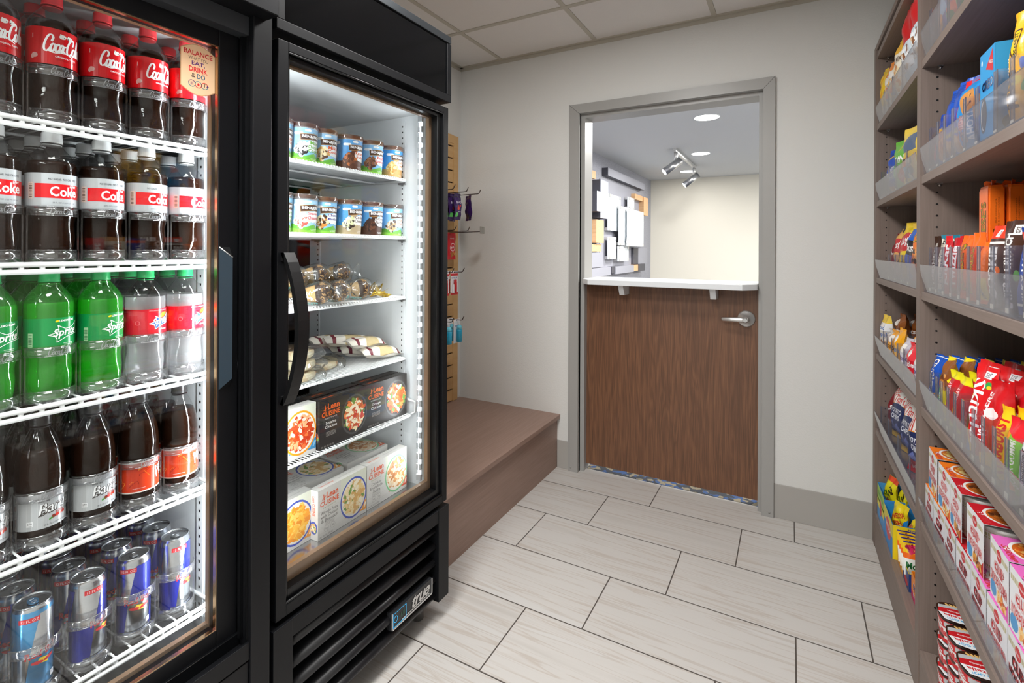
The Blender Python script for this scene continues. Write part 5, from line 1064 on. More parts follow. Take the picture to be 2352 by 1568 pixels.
def slab_pack(key, w, h, d, base, front, side, top, label='x'):
    """square-shouldered flow pack with printed front and side"""
    mb = MB(); r = .004; z1 = h-.014
    V = []
    for z, s in ((0, .96), (.005, 1), (z1, 1), (z1+.006, .90)):
        for x, y in ((-w/2+r, -d/2), (w/2-r, -d/2), (w/2, -d/2+r), (w/2, d/2-r), (w/2-r, d/2), (-w/2+r, d/2), (-w/2, d/2-r), (-w/2, -d/2+r)): V.append((x*s, y*s, z))
    for x in (-w/2*.95, w/2*.95): pass
    mb.faces(V, [tuple(range(7, -1, -1))]+[(i*8+k, i*8+(k+1) % 8, (i+1)*8+(k+1) % 8, (i+1)*8+k) for i in range(3) for k in range(8)]+[tuple(range(24, 32))], ink(base))
    n = 9; rnd = random.Random(3); T = []
    for k in range(n+1):
        x = -w*.52+w*1.04*k/n; T.append((x, -.004+.006*sin(k*1.3), z1+.004)); T.append((x*1.05, -.006+.008*sin(k*1.1), h+(.003 if k % 2 else 0)))
    for k in range(n): mb.face([T[2*k], T[2*k+2], T[2*k+3], T[2*k+1]], ink(top), True)
    mb.face([(-w*.47, -d*.45, z1+.006), (w*.47, -d*.45, z1+.006), (w*.5, 0, z1+.010), (-w*.5, 0, z1+.010)], ink(top)); mb.face([(-w*.47, d*.45, z1+.006), (-w*.5, 0, z1+.010), (w*.5, 0, z1+.010), (w*.47, d*.45, z1+.006)], ink(top))
    simple(w*.93, z1-.006, base, front, z=False).emit(mb, lambda x, y, l: (x, -d/2-.0004-l*.00015, y+.004)); sp = simple(d*.80, z1-.006, base, side, z=False)
    sp.emit(mb, lambda x, y, l: (w/2+.0004+l*.00015, x, y+.004)); sp.emit(mb, lambda x, y, l: (-w/2-.0004-l*.00015, -x, y+.004))
    o = mb.build('wafer_sticks_pack'); tag(o, label, 'candy bar'); B[key] = o; CH[o.name] = []
slab_pack('sticks', .062, .262, .028, 'f2701c', [('v', "REESE'S", .5, .68, .42, .62, '3a2012', .10), ('v', "REESE'S", .5, .68, .41, .52, 'f6d61e', .05), ('v', 'STICKS', .5, .30, .34, .52, '3a2012', .10), ('v', 'STICKS', .5, .30, .33, .42, 'f6d61e', .05)],
          [('v', "REESE'S STICKS", .35, .34, .60, .26, '3a2012', .12), ('v', "REESE'S STICKS", .35, .34, .59, .20, 'e8c81e', .05), ('v', 'PEANUT BUTTER & CRISPY WAFERS', .62, .70, .44, .08, '4a2410', 0), ('v', 'MILK CHOCOLATE,', .42, .80, .22, .08, '4a2410', 0)], 'ee661a')
# shelf D bars
bar('d_blue', 'candy_bar', CA, .050, .150, .026, [('v', 'ALMOND', .35, .6, .62, .34, 'f0f0f0', .05), ('v', 'ALMOND', .35, .6, .60, .24, '5a3222', .0), ('e', .75, .25, .2, .06, 'e08a2a'), ('r', 0, .955, 1, .97, 'e8eef4')], '1650b4', seed=13, wr=.0015)
bar('d_green', 'candy_bar', CA, .030, .105, .012, [('p', [(.1, 1), (.9, 1), (.6, .65), (.4, .65)], '127a4a'), ('v', 'SPEARMINT', .5, .4, .6, .4, 'e6f0e6')], '1d9a5a')
bar('d_yel', 'candy_bar', CA, .052, .165, .030, [('p', [(0, .55), (1, .70), (1, 1), (0, .9)], '8a5226'), ('f', .5, .62, .42, .14, ('8a4a20', 'c07a34', '6b3a1c', 'd99a50'), 40), ('v', 'Butterfinger', .3, .26, .44, .36, '1f6fc0', .06)], 'f2dc1e', seed=15, wr=.0016)
bar('d_red', 'candy_bar', CA, .048, .140, .026, [('p', [(0, .86), (.2, .2), (.75, 0), (1, 0), (1, .86)], 'c2121e'), ('v', 'NOUGAT', .34, .62, .34, .22, 'f2d0d0', .05), ('r', 0, .88, 1, 1, 'e6dc1e')], 'd9d41e', end=('e0da20', .010), seed=16, wr=.0014)
bar('d_skit', 'candy_bag', 'candy bag', .066, .190, .034, [('w', 'Skittles', .46, .46, .78, .56, 'ffffff', .045), ('p', [(0, .0), (.22, 0), (.10, .3), (0, .35)], 'f2c81e'), ('p', [(0, .0), (.12, 0), (0, .25)], '2f6fc0', 1.3), ('e', .16, .66, .12, .05, '3fa04a'), ('e', .20, .63, .10, .03, 'f2d21e', 1.5), ('r', .5, .87, .82, .95, 'e8e8ea', 1.6), ('w', '250', .66, .91, .055, .16, '6a6a70'), ('e', .82, .80, .10, .04, '2f9a4a', 1.7), ('e', .86, .78, .06, .02, 'f2c81e', 1.9)], 'd8181e', seed=17, wr=.002)
bar('d_foil', 'candy_bag', 'candy bag', .056, .175, .034, [('v', 'TWIZZLERS', .25, .55, .6, .3, 'f4e6e6', .05), ('e', .6, .62, .28, .07, 'f0dede'), ('p', [(0, 0), (1, 0), (1, .22), (0, .12)], 'f0b81e')], 'c4101a', seed=18, wr=.0028)
bar('d_sun', 'candy_bar', CA, .040, .140, .022, [('v', 'STARBURST', .5, .46, .80, .62, 'd01c1e', .09)], 'f2c01a', seed=19)
bar('d_jam', 'candy_bar', CA, .046, .135, .022, [('p', [(0, .8), (1, .7), (1, 1), (0, 1)], 'd8202a'), ('v', 'SOUR GUMMI', .62, .4, .62, .30, 'f4f4e8', .05), ('r', 0, 0, .3, .8, 'ee8a1e')], '7ac02a', seed=20)
bar('d_nut', 'candy_bar', CA, .046, .145, .020, [('v', 'Nutrition Facts', .35, .55, .5, .26, '1a1a1a', .04), ('r', .6, .1, .95, .9, '1c1f2c'), ('r', .12, .1, .2, .9, 'b9b9bd')], 'e6e6e8', seed=21)
bar('d_pb', 'candy_bar', CA, .048, .150, .024, [('e', .4, .78, .24, .09, 'e8b04a'), ('e', .5, .56, .22, .07, 'e0a23e'), ('v', 'Peanut Butter', .5, .26, .42, .30, 'f6ead0', .04)], 'c8301e', seed=22)
bar('d_tan', 'candy_bar', CA, .048, .145, .022, [('v', 'CARAMEL', .5, .5, .6, .4, '6a3a1c', .05), ('r', 0, .9, 1, 1, 'f0a020')], 'd2b074', seed=23)
# shelf B and A packs
bar('b_small', 'snack_pack', 'snack pack', .044, .110, .026, [('r', 0, .3, .5, .9, 'd0323a'), ('r', .5, .2, 1, .7, '3f9ad6')], '2a62b4', seed=24)
bar('b_nuts', 'snack_pack', 'snack pack', .056, .150, .034, [('f', .5, .42, .40, .32, ('d9803a', 'c0662a', 'e8a860', '9a4a1e'), 70, 5, .26), ('t', 'PEANUTS', .5, .70, .7, .07, 'f2d42a'), ('r', 0, .78, 1, 1, '173f9e')], '1f4fae', seed=25, wr=.0016)
bar('b_blue', 'snack_pack', 'snack pack', .062, .195, .034, [('t', 'TRAIL MIX', .5, .38, .8, .07, 'f2d42a'), ('f', .5, .2, .38, .14, ('d9a86a', 'c0884a', 'e8c890'), 40, 6, .3)]+[('r', .02, .80+.022*k, .98, .808+.022*k, '12348a') for k in range(8)], '1d52b8', end=('2a5cc4', .014), seed=26, wr=.0022)
bar('b_ahoy', 'cookie_pack', 'cookie pack', .105, .180, .046, [('r', 0, 0, .14, 1, 'd8232e'), ('e', .56, .66, .26, .17, 'c98a44'), ('f', .56, .66, .22, .14, ('5a3420', 'c98a44', '7a4a28', 'd49a54'), 26, 4, .14), ('v', 'CHIPS', .42, .34, .36, .28, 'd8232e', .14), ('v', 'CHIPS', .42, .34, .35, .25, 'ffffff', .06), ('v', 'AHOY!', .70, .34, .36, .26, 'ffffff', .07)], '1b86cc', end=('d8232e', .014), seed=27, wr=.0018)
bar('b_navy', 'cookie_pack', 'cookie pack', .062, .165, .040, [('e', .4, .55, .3, .16, '8a5a34'), ('v', 'COOKIES', .75, .45, .5, .2, 'ffffff')], '143f93', seed=28, wr=.0016)
bar('b_mm', 'candy_bag', 'candy bag', .070, .215, .036, [('e', .40, .72, .24, .12, '4a2c1a'), ('e', .40, .72, .20, .105, 'f4c81a', 1.5), ('v', 'PEANUT', .40, .72, .18, .20, '3a2414', .05), ('e', .78, .52, .14, .05, '2f6fc8'), ('e', .55, .40, .20, .04, 'f8e23a', 1.6), ('e', .88, .34, .12, .05, '2f9a3a'), ('v', "M&M'S", .32, .34, .32, .42, '5a3a24', .14), ('v', "M&M'S", .32, .34, .31, .36, 'f0ece4', .06)], 'f2b41a', seed=29, wr=.0022)
bar('b_mm2', 'candy_bag', 'candy bag', .070, .215, .036, [('v', 'PEANUTS', .5, .45, .5, .36, '5a3a24', .05), ('e', .5, .8, .3, .08, 'f4e6b0')], 'eeb01c', seed=30, wr=.0022)
mb = MB(); w, h, d = .088, .178, .050; mb.box((-w/2, -d/2, 0), (w/2, d/2, h), ink('2a9ad8', 'card'))
p = simple(w, h, '2a9ad8', [('p', [(.40, .80), (.86, .97), (.90, .72)], 'd0323c'), ('t', 'NABISCO', .74, .84, .26, .035, 'f4e0e0', -15), ('t', 'OREO', .52, .62, .72, .12, '1d4f9e', 0, .12), ('t', 'OREO', .52, .62, .70, .10, 'ffffff', 0, .07), ('e', .26, .30, .22, .20, '2c2426'), ('e', .26, .30, .18, .165, 'f0ece6', 1.5), ('e', .30, .30, .17, .16, '332a2c', 1.7), ('e', .14, .9, .05, .03, 'e0f0fa')], 'card', z=False); p.emit(mb, flat(-d/2-.0003))
p = simple(d, h, '2a9ad8', [('v', 'OREO MINI', .5, .5, .6, .3, 'ffffff'), ('e', .5, .15, .3, .08, '2c2426')], 'card', z=False); p.emit(mb, lambda x, y, l: (w/2+.0003+l*.0001, x, y)); p.emit(mb, lambda x, y, l: (-w/2-.0003-l*.0001, -x, y))
o = mb.build('cookie_box'); tag(o, 'x', 'cookie box'); B['b_oreo'] = o
bar('a_peanut', 'snack_pack', 'snack pack', .070, .190, .040, [('r', 0, .70, 1, .78, 'f2d43a'), ('t', 'PEANUTS', .5, .74, .74, .05, '1d2f7a'), ('e', .5, .50, .42, .16, 'a9d6ee'), ('e', .5, .50, .12, .08, 'd8402a', 1.6), ('f', .5, .30, .40, .14, ('c8742a', 'e09a4a', '8a4a1c', 'd9a860'), 50, 7, .26), ('r', 0, 0, 1, .12, 'd9b07a')], '173a8e', seed=31, wr=.0018)
bar('a_orange', 'snack_pack', 'snack pack', .076, .195, .040, [('f', .5, .75, .4, .2, ('ee7a1e', 'f29a3a', 'd8601a'), 40, 2, .3), ('t', 'Nacho', .5, .42, .6, .08, '2a4fa0', 8), ('e', .5, .22, .3, .08, '4a8a3a')], 'e2622a', seed=32, wr=.002)
# far bay: nut bags, chips
bar('n_yellow', 'snack_bag', 'snack bag', .085, .215, .045, [('p', [(0, 0), (1, 0), (1, .22), (.5, .30), (0, .20)], 'e6e2d8'), ('p', [(.3, .4), (.5, .9), (.45, .9), (.2, .4)], 'e8a01a')], 'f0c822', end=('e8bc1c', .016), seed=33, wr=.003)
bar('n_white', 'snack_bag', 'snack bag', .085, .190, .045, [('f', .5, .4, .42, .30, ('e8e2d6', 'd9682a', 'f0c060', '4f9ad0', 'c8b8a0'), 80, 2, .22), ('r', 0, .80, 1, 1, 'ee8a1e')], 'eeeae2', seed=34, wr=.002)
bar('n_gold', 'snack_bag', 'snack bag', .100, .225, .050, [('r', 0, .74, 1, 1, 'f0b41a'), ('t', 'NUT MIX', .5, .64, .8, .09, '5a3a24'), ('f', .5, .36, .44, .22, ('e8a030', 'f4e0b0', 'f0f0ec', 'd98a2a'), 80, 9, .22)], 'f2ead6', seed=35, wr=.002)
bar('n_red', 'snack_bag', 'snack bag', .120, .270, .055, [('p', [(0, .50), (1, .55), (1, 1), (0, 1)], 'c0161c'), ('f', .5, .33, .46, .18, ('eef2f4', 'd8b48a', '8a5a3a', 'f4f6f8'), 90, 12, .2)], 'cfdde6', end=('8a1c22', .016), seed=36, wr=.003)
def chips(key, w, h, d, base, decals, end=None, seed=1): bar(key, 'chip_bag', 'chip bag', w, h, d, decals, base, end=end, seed=seed, wr=.0025, crimp=.012)
chips('k_blue', .135, .190, .060, '1f4fc0', [('t', 'Sun', .42, .55, .5, .16, 'ffffff', 10, .05, .3), ('t', 'CHIPS', .48, .38, .5, .10, 'ffffff', 10), ('p', [(.2, .70), (.5, .84), (.8, .70), (.78, .76), (.5, .90), (.22, .76)], 'f2c01e'), ('f', .4, .12, .3, .10, ('e8903a', 'd97a2a', 'f0b060'), 14, 3, .4)], seed=40)
chips('k_green', .155, .195, .060, '6cbf3e', [('t', 'SUN', .46, .60, .52, .15, 'ffffff', 6, .08, .2), ('t', 'chips', .50, .46, .4, .10, 'ffffff', 6), ('p', [(.3, .76), (.6, .90), (.9, .76), (.88, .82), (.6, .95), (.32, .82)], 'f2c81e'), ('e', .66, .28, .22, .16, 'd8262a'), ('t', 'Garden', .66, .28, .34, .08, 'f4e6e0')], seed=41)
chips('k_yellow', .150, .205, .060, 'f0d052', [('p', [(.2, .55), (.7, .60), (.72, .88), (.24, .84)], '5f6f8a'), ('f', .30, .30, .26, .22, ('2f3a2a', '6aa0c8', 'c8642a', 'e8dcc0'), 40, 3, .3), ('t', 'POP CORN', .6, .34, .5, .08, 'c8283a', 70)], seed=42)
chips('k_pine', .130, .185, .055, '1d6a4a', [('e', .5, .5, .36, .18, 'ee8a2e'), ('f', .5, .5, .3, .14, ('f2a04a', 'd9702a', 'e8b870'), 20, 3, .3), ('t', 'VEGGIE', .5, .8, .7, .1, 'e8f0dc')], seed=43)
chips('k_maroon', .120, .175, .050, '8a1c2a', [('t', "Lay's", .5, .6, .7, .2, 'ffffff', 20), ('r', 0, 0, 1, .25, 'e8b0a0')], seed=44)
chips('k_grey', .150, .205, .062, '3d3c3f', [('p', [(.02, .95), (.55, .80), (.60, .62), (.02, .55)], 'e8b45a'), ('e', .34, .58, .30, .15, 'cf2028', 1.5), ('t', "Lay's", .36, .60, .44, .15, 'ffffff', 14, .06, .2), ('e', .30, .36, .2, .10, 'e8b060', 1.6), ('t', 'BARBECUE', .40, .18, .5, .05, 'c9c6c2'), ('e', .6, .04, .2, .04, 'ee7a1e')], seed=45)
chips('k_lays', .150, .210, .062, 'f4d21e', [('e', .44, .64, .36, .17, 'd0202a', 1.4), ('t', "Lay's", .46, .66, .52, .19, 'ffffff', 12, .07, .2), ('p', [(.0, .36), (.5, .5), (1, .44), (1, .54), (.5, .58), (0, .44)], 'f0a01e'), ('t', 'CLASSIC', .38, .24, .44, .07, '8a6a10')], seed=46)
chips('k_blueor', .140, .200, .060, '1c5fc4', [('p', [(0, .45), (1, .36), (1, .62), (0, .72)], '241c1c'), ('t', 'Ruffles', .5, .54, .8, .14, 'ffffff', -6, .06, .2), ('e', .5, .10, .26, .10, 'f0941e'), ('r', 0, .9, 1, 1, 'f0c41e')], seed=47)
chips('k_orange', .135, .200, .060, 'ee7a1e', [('t', 'Cheetos', .5, .74, .8, .14, '2a1c14', 12, .10), ('t', 'Cheetos', .5, .74, .78, .12, 'f8d21e', 12, .05), ('f', .5, .42, .4, .2, ('f2a04a', '3a2a20', 'd9641a', 'f0b868'), 50, 4, .24), ('p', [(0, .2), (1, .24), (1, 0), (0, 0)], 'c8202a')], seed=48)
chips('k_redor', .125, .185, .055, 'dc3a20', [('p', [(0, .60), (1, .78), (1, .66), (0, .48)], '241c1c'), ('t', 'DORITOS', .5, .63, .8, .1, 'ffffff', 8), ('e', .4, .15, .2, .10, 'ee8a1e'), ('t', 'nacho', .5, .38, .5, .08, '7a1a14')], end=('ee8a1e', .02), seed=49)
chips('k_silver', .100, .290, .050, 'b9bdc6', [('r', .42, 0, .62, 1, '23222a'), ('v', 'PRETZELS', .52, .55, .5, .14, 'e8e8ee'), ('r', 0, .90, 1, 1, '2a4a6a'), ('r', .70, .3, .95, .7, '7a5a8a')], seed=50)
chips('k_tims', .165, .225, .062, 'e9e6e4', [('s', 15, .60, 1, 'cf3a2e'), ('e', .50, .72, .27, .13, 'eeece8', 1.3), ('t', "Tim's", .50, .72, .44, .15, 'cf2a24', 0, .05, .15), ('p', [(0, .10), (1, .10), (1, .60), (.5, .66), (0, .60)], 'e8962a', 1.2), ('p', [(0, .10), (1, .10), (1, .585), (.5, .645), (0, .585)], '1c2a5c', 1.5), ('t', 'POTATO', .42, .50, .52, .085, 'e8ecf4'), ('t', 'CHIPS', .42, .395, .42, .085, 'e8ecf4'), ('p', [(.1, .14), (.3, .32), (.42, .22), (.52, .30), (.75, .14)], '6a78b8', 1.7), ('p', [(0, 0), (1, 0), (1, .10), (0, .10)], 'd8b04a', 1.2)], end=('e6e4e2', .010), seed=51)
chips('k_tims2', .165, .225, .062, 'e9e6e4', [('s', 15, .60, 1, 'cf3a2e'), ('e', .50, .72, .27, .13, 'eeece8', 1.3), ('t', "Tim's", .50, .72, .44, .15, 'cf2a24', 0, .05, .15), ('p', [(0, .20), (1, .20), (1, .60), (.5, .66), (0, .60)], 'e8962a', 1.2), ('p', [(0, .20), (1, .20), (1, .585), (.5, .645), (0, .585)], '1c2a5c', 1.5), ('t', 'POTATO', .42, .50, .52, .085, 'e8ecf4'), ('t', 'CHIPS', .42, .395, .42, .085, 'e8ecf4'), ('p', [(.1, .22), (.3, .33), (.42, .27), (.52, .32), (.75, .22)], '6a78b8', 1.7), ('p', [(0, 0), (1, 0), (1, .20), (0, .20)], 'b01c28', 1.2), ('t', 'Jalapeno', .5, .10, .7, .08, 'f4ecec')], end=('e6e4e2', .010), seed=52)
chips('k_redblue', .120, .185, .050, 'b81c2a', [('r', 0, 0, 1, .45, '1f5fae'), ('t', 'sea', .5, .3, .5, .1, 'ffffff'), ('t', 'salt', .5, .15, .5, .1, 'ffffff')], seed=53)
def pastry(key, base, top, txt, tc, seed, w=.075, h=.125, d=.045, extra=()): pillow(key, 'pastry_pack', 'pastry pack', w, h, d, 'film', simple(w, h, base, [('r', 0, .60, 1, 1, top), ('t', txt, .5, .50, .84, .13, tc), ('e', .5, .74, .22, .11, 'f0ece6', 1.4), ('f', .5, .22, .42, .16, ('a8642e', 'c98a4a', '8a4a20', 'e0b070'), 26, seed, .3)]+list(extra), 'film'), wr=.0022, seed=seed, label='x')
pastry('p_white', 'd9d4c8', 'eef0f2', 'Angel', '2a6ab8', 60, h=.165, extra=(('r', 0, .80, 1, 1, 'f0cf52', 1.6), ('t', 'food', .5, .68, .6, .12, '3a78c0'))); pastry('p_white2', 'c8a07a', 'd9cfc4', 'pecan', '5a5654', 61, h=.12); pastry('p_cookie', 'e8a23a', 'f0a41e', 'COOKIES', '2a2220', 62, h=.13); pastry('p_banana', 'e6b25a', 'f2a81c', 'banana', '5a8ab8', 63, h=.150)
pastry('p_purple', 'd8d4de', 'c8c2cc', 'mixed', '5a3a8a', 64, h=.135, extra=(('r', 0, .1, .3, .9, '6a4a9a', .9),)); pastry('p_red', 'c8202e', 'e23a44', 'double', 'f4e8e8', 65, h=.135); pastry('p_brown', '7a4420', '8f5226', 'Donuts', 'f0ece4', 66, w=.085, h=.13)
# ---- stocking: (kind, slot Y, shelf index, first X, how many deep, spacing, lean, label stem)
def stock(key, y, zi, n, dx, stem, cat, bay, x0=.352, lean=.06, dz=0, turn=0, jit=.004, grp=None):
    src = B[key]; z = (ZS[zi]+.0258 if zi >= 0 else .1455)+dz; rnd = random.Random(int(y*1000)+zi)
    bn = {5: 'sixth', 4: 'fifth', 3: 'fourth', 2: 'third', 1: 'second', 0: 'first', -1: 'bottom'}[zi]
    for i in range(n):
        lab = '%s, %s in slot, %s shelf, %s bay' % (stem, ORD[i] if n > 1 else 'alone', bn, ('nearer', 'farther')[bay])
        put(key, (x0+dx*i, y+rnd.uniform(-jit, jit), z+.002), -pi/2+turn+rnd.uniform(-.08, .08), lab, cat, grp or 'snacks on the %s shelf up of the %s bay' % (bn, ('nearer', 'farther')[bay]), tilt=(-lean*(1+.3*rnd.uniform(-1, 1)), 0))
S = stock
for key, y, n, st in (('c_dark', 1.786, 3, 'dark brown chocolate bar'), ('c_cream', 1.728, 8, 'cream and teal chocolate bar'), ('c_kit', 1.662, 5, 'red wafer bar with white lettering'), ('c_kit2', 1.595, 5, 'deep red bar with big white letters'), ('c_reese', 1.527, 5, 'orange peanut butter bar with yellow lettering'), ('c_reese2', 1.459, 4, 'orange and red bar with yellow lettering'), ('c_nrg', 1.391, 3, 'orange bar with yellow block near its foot'), ('c_hersh', 1.316, 4, 'brown bar with red top and white letters'), ('c_and', 1.237, 4, 'dark brown bar with tall white letters'), ('c_blue', 1.160, 4, 'blue bar with red band'), ('c_white', 1.085, 4, 'cream bar with orange lettering'), ('c_kit', 1.015, 3, 'red wafer bar nearest the camera')):
    S(key, y, 2, n, .027, st, 'candy bar', 0, turn=.18)
for i in range(4): put('sticks', (.392+.031*i, 1.500-.002*i, ZS[2]+.028), -pi/2+.03*i, 'tall orange wafer sticks pack, %s behind the orange bars' % ORD[i], 'candy bar', 'tall orange wafer sticks packs')
for key, y, n, dx, st, ct in (('d_blue', 1.783, 8, .030, 'bright blue candy bar with white outline letters', CA), ('d_green', 1.722, 3, .02, 'slim green gum pack', CA), ('d_yel', 1.664, 7, .034, 'yellow and brown candy bar', CA), ('d_red', 1.608, 6, .031, 'red bar with yellow crimped ends', CA), ('d_red', 1.550, 4, .031, 'red and yellow bar one slot closer', CA),
                              ('d_skit', 1.422, 5, .038, 'large red fruit candy bag with white letters', 'candy bag'), ('d_foil', 1.352, 4, .036, 'shiny red foil candy bag with yellow foot', 'candy bag'), ('d_sun', 1.294, 4, .024, 'yellow bar with red vertical letters', CA), ('d_jam', 1.230, 4, .028, 'lime green sour candy bar', CA), ('d_nut', 1.164, 4, .026, 'white and navy bar with nutrition panel', CA), ('d_pb', 1.10, 4, .028, 'red peanut butter candy bar', CA), ('d_tan', 1.035, 3, .026, 'tan caramel bar', CA)):
    S(key, y, 1, n, dx, st, ct, 0, lean=.12 if ct == 'candy bag' else .07, turn=.25)
S('d_skit', 1.490, 1, 3, .038, 'large red fruit candy bag one slot farther back', 'candy bag', 0, x0=.375, lean=.12, turn=.25)
for key, y, n, dx, st, ct in (('b_small', 1.789, 2, .03, 'small blue and red snack pack', 'snack pack'), ('b_nuts', 1.729, 3, .04, 'roasted peanut pack with blue top', 'snack pack'), ('b_blue', 1.655, 3, .042, 'tall crimped blue snack pack', 'snack pack'), ('b_blue', 1.586, 3, .042, 'tall blue snack pack one slot closer', 'snack pack'), ('b_ahoy', 1.503, 3, .05, 'red and blue chocolate chip cookie pack', 'cookie pack'), ('b_navy', 1.414, 2, .045, 'navy cookie pack', 'cookie pack'), ('b_oreo', 1.318, 2, .055, 'light blue sandwich cookie box with red triangle', 'cookie box'), ('b_mm', 1.222, 3, .04, 'yellow peanut candy bag with colored candies', 'candy bag'), ('b_mm2', 1.142, 3, .04, 'yellow peanut candy bag closest to the camera', 'candy bag')):
    S(key, y, 3, n, dx, st, ct, 0, x0=.362, lean=0 if ct == 'cookie box' else .03, turn=.0 if ct == 'cookie box' else .2)
S('a_peanut', 1.735, 4, 2, .045, 'blue and yellow peanut pack', 'snack pack', 0, x0=.36); S('a_orange', 1.64, 4, 2, .045, 'orange snack pack', 'snack pack', 0, x0=.36); S('a_orange', 1.55, 4, 2, .045, 'orange snack pack one slot closer', 'snack pack', 0, x0=.36)
# far bay
for key, y, n, st in (('n_yellow', 2.605, 2, 'yellow foil nut bag beside the end panel'), ('n_white', 2.505, 2, 'white and orange nut bag'), ('n_white', 2.41, 2, 'white nut bag with orange top one slot closer'), ('n_gold', 2.27, 2, 'gold-topped nut mix bag'), ('n_red', 2.085, 2, 'tall red-topped white snack bag'), ('n_red', 1.94, 1, 'tall red snack bag beside the middle upright')): S(key, y, 4, n, .055, st, 'snack bag', 1, x0=.358, lean=-.03, turn=.10)
for key, y, st in (('k_blue', 2.560, 'blue multigrain chip bag with yellow sun arc'), ('k_green', 2.392, 'green multigrain chip bag with red disc'), ('k_yellow', 2.205, 'pale yellow popcorn bag'), ('k_pine', 2.015, 'dark green and orange chip bag')): S(key, y, 3, 2, .065, st, 'chip bag', 1, x0=.388, lean=.0, turn=.26, dz=.012)
S('k_pine', 2.615, 3, 1, .06, 'orange chip bag low beside the end panel', 'chip bag', 1, x0=.385, lean=.2, dz=-.0)
for key, y, st in (('k_maroon', 2.600, 'maroon chip bag beside the end panel'), ('k_grey', 2.510, 'charcoal barbecue chip bag'), ('k_lays', 2.382, 'bright yellow potato chip bag'), ('k_blueor', 2.250, 'blue ridged chip bag'), ('k_orange', 2.140, 'orange cheese puff bag'), ('k_redor', 2.030, 'red nacho chip bag'), ('k_silver', 1.935, 'tall silver pretzel bag beside the middle upright')): S(key, y, 2, 2, .065, st, 'chip bag', 1, x0=.400-(.006 if key in ('k_orange', 'k_blueor') else 0), lean=.10, turn=.34, dz=.008)
for key, y, n, st in (('p_white', 2.620, 1, 'white and yellow cake pack beside the end panel'), ('p_white2', 2.508, 1, 'tan pecan pastry pack'), ('p_cookie', 2.412, 1, 'orange cookie pack'), ('p_banana', 2.300, 2, 'orange banana muffin pack'), ('p_purple', 2.175, 1, 'purple and white pastry pack'), ('p_red', 2.065, 2, 'red double chocolate pastry pack'), ('p_purple', 1.95, 2, 'purple pastry pack beside the middle upright')): S(key, y, 1, n, .055, st, 'pastry pack', 1, x0=.358, lean=.0, turn=.12)
for i in range(4): put('p_brown', (.402+.046*i, 2.580, ZS[1]+.028+.045), -pi/2+.1, 'brown donut pack on the clear riser, %s from the aisle' % ORD[i], 'pastry pack', 'brown donut packs')
mb = MB(); mb.box((.385, 2.535, ZS[1]+.0256), (.60, 2.625, ZS[1]+.070), clear('clear_riser', (.9, .9, .92), diff=.2, gain=1)); tag(mb.build('display_riser'), 'clear riser under the brown donut packs near the end panel', 'display riser')
for key, y, n, ln, st in (('k_maroon', 2.625, 1, .1, 'small red chip bag low beside the end panel'), ('k_tims', 2.515, 2, .20, 'red-striped potato chip bag farthest along'), ('k_tims', 2.335, 2, .22, 'red-striped potato chip bag in the middle'), ('k_tims2', 2.135, 2, .24, 'red-striped jalapeno chip bag with dark red foot'), ('k_redblue', 1.965, 2, .15, 'red and blue sea salt chip bag')): S(key, y, 0, n, .075, st, 'chip bag', 1, x0=.392, lean=ln*.6, turn=.32)
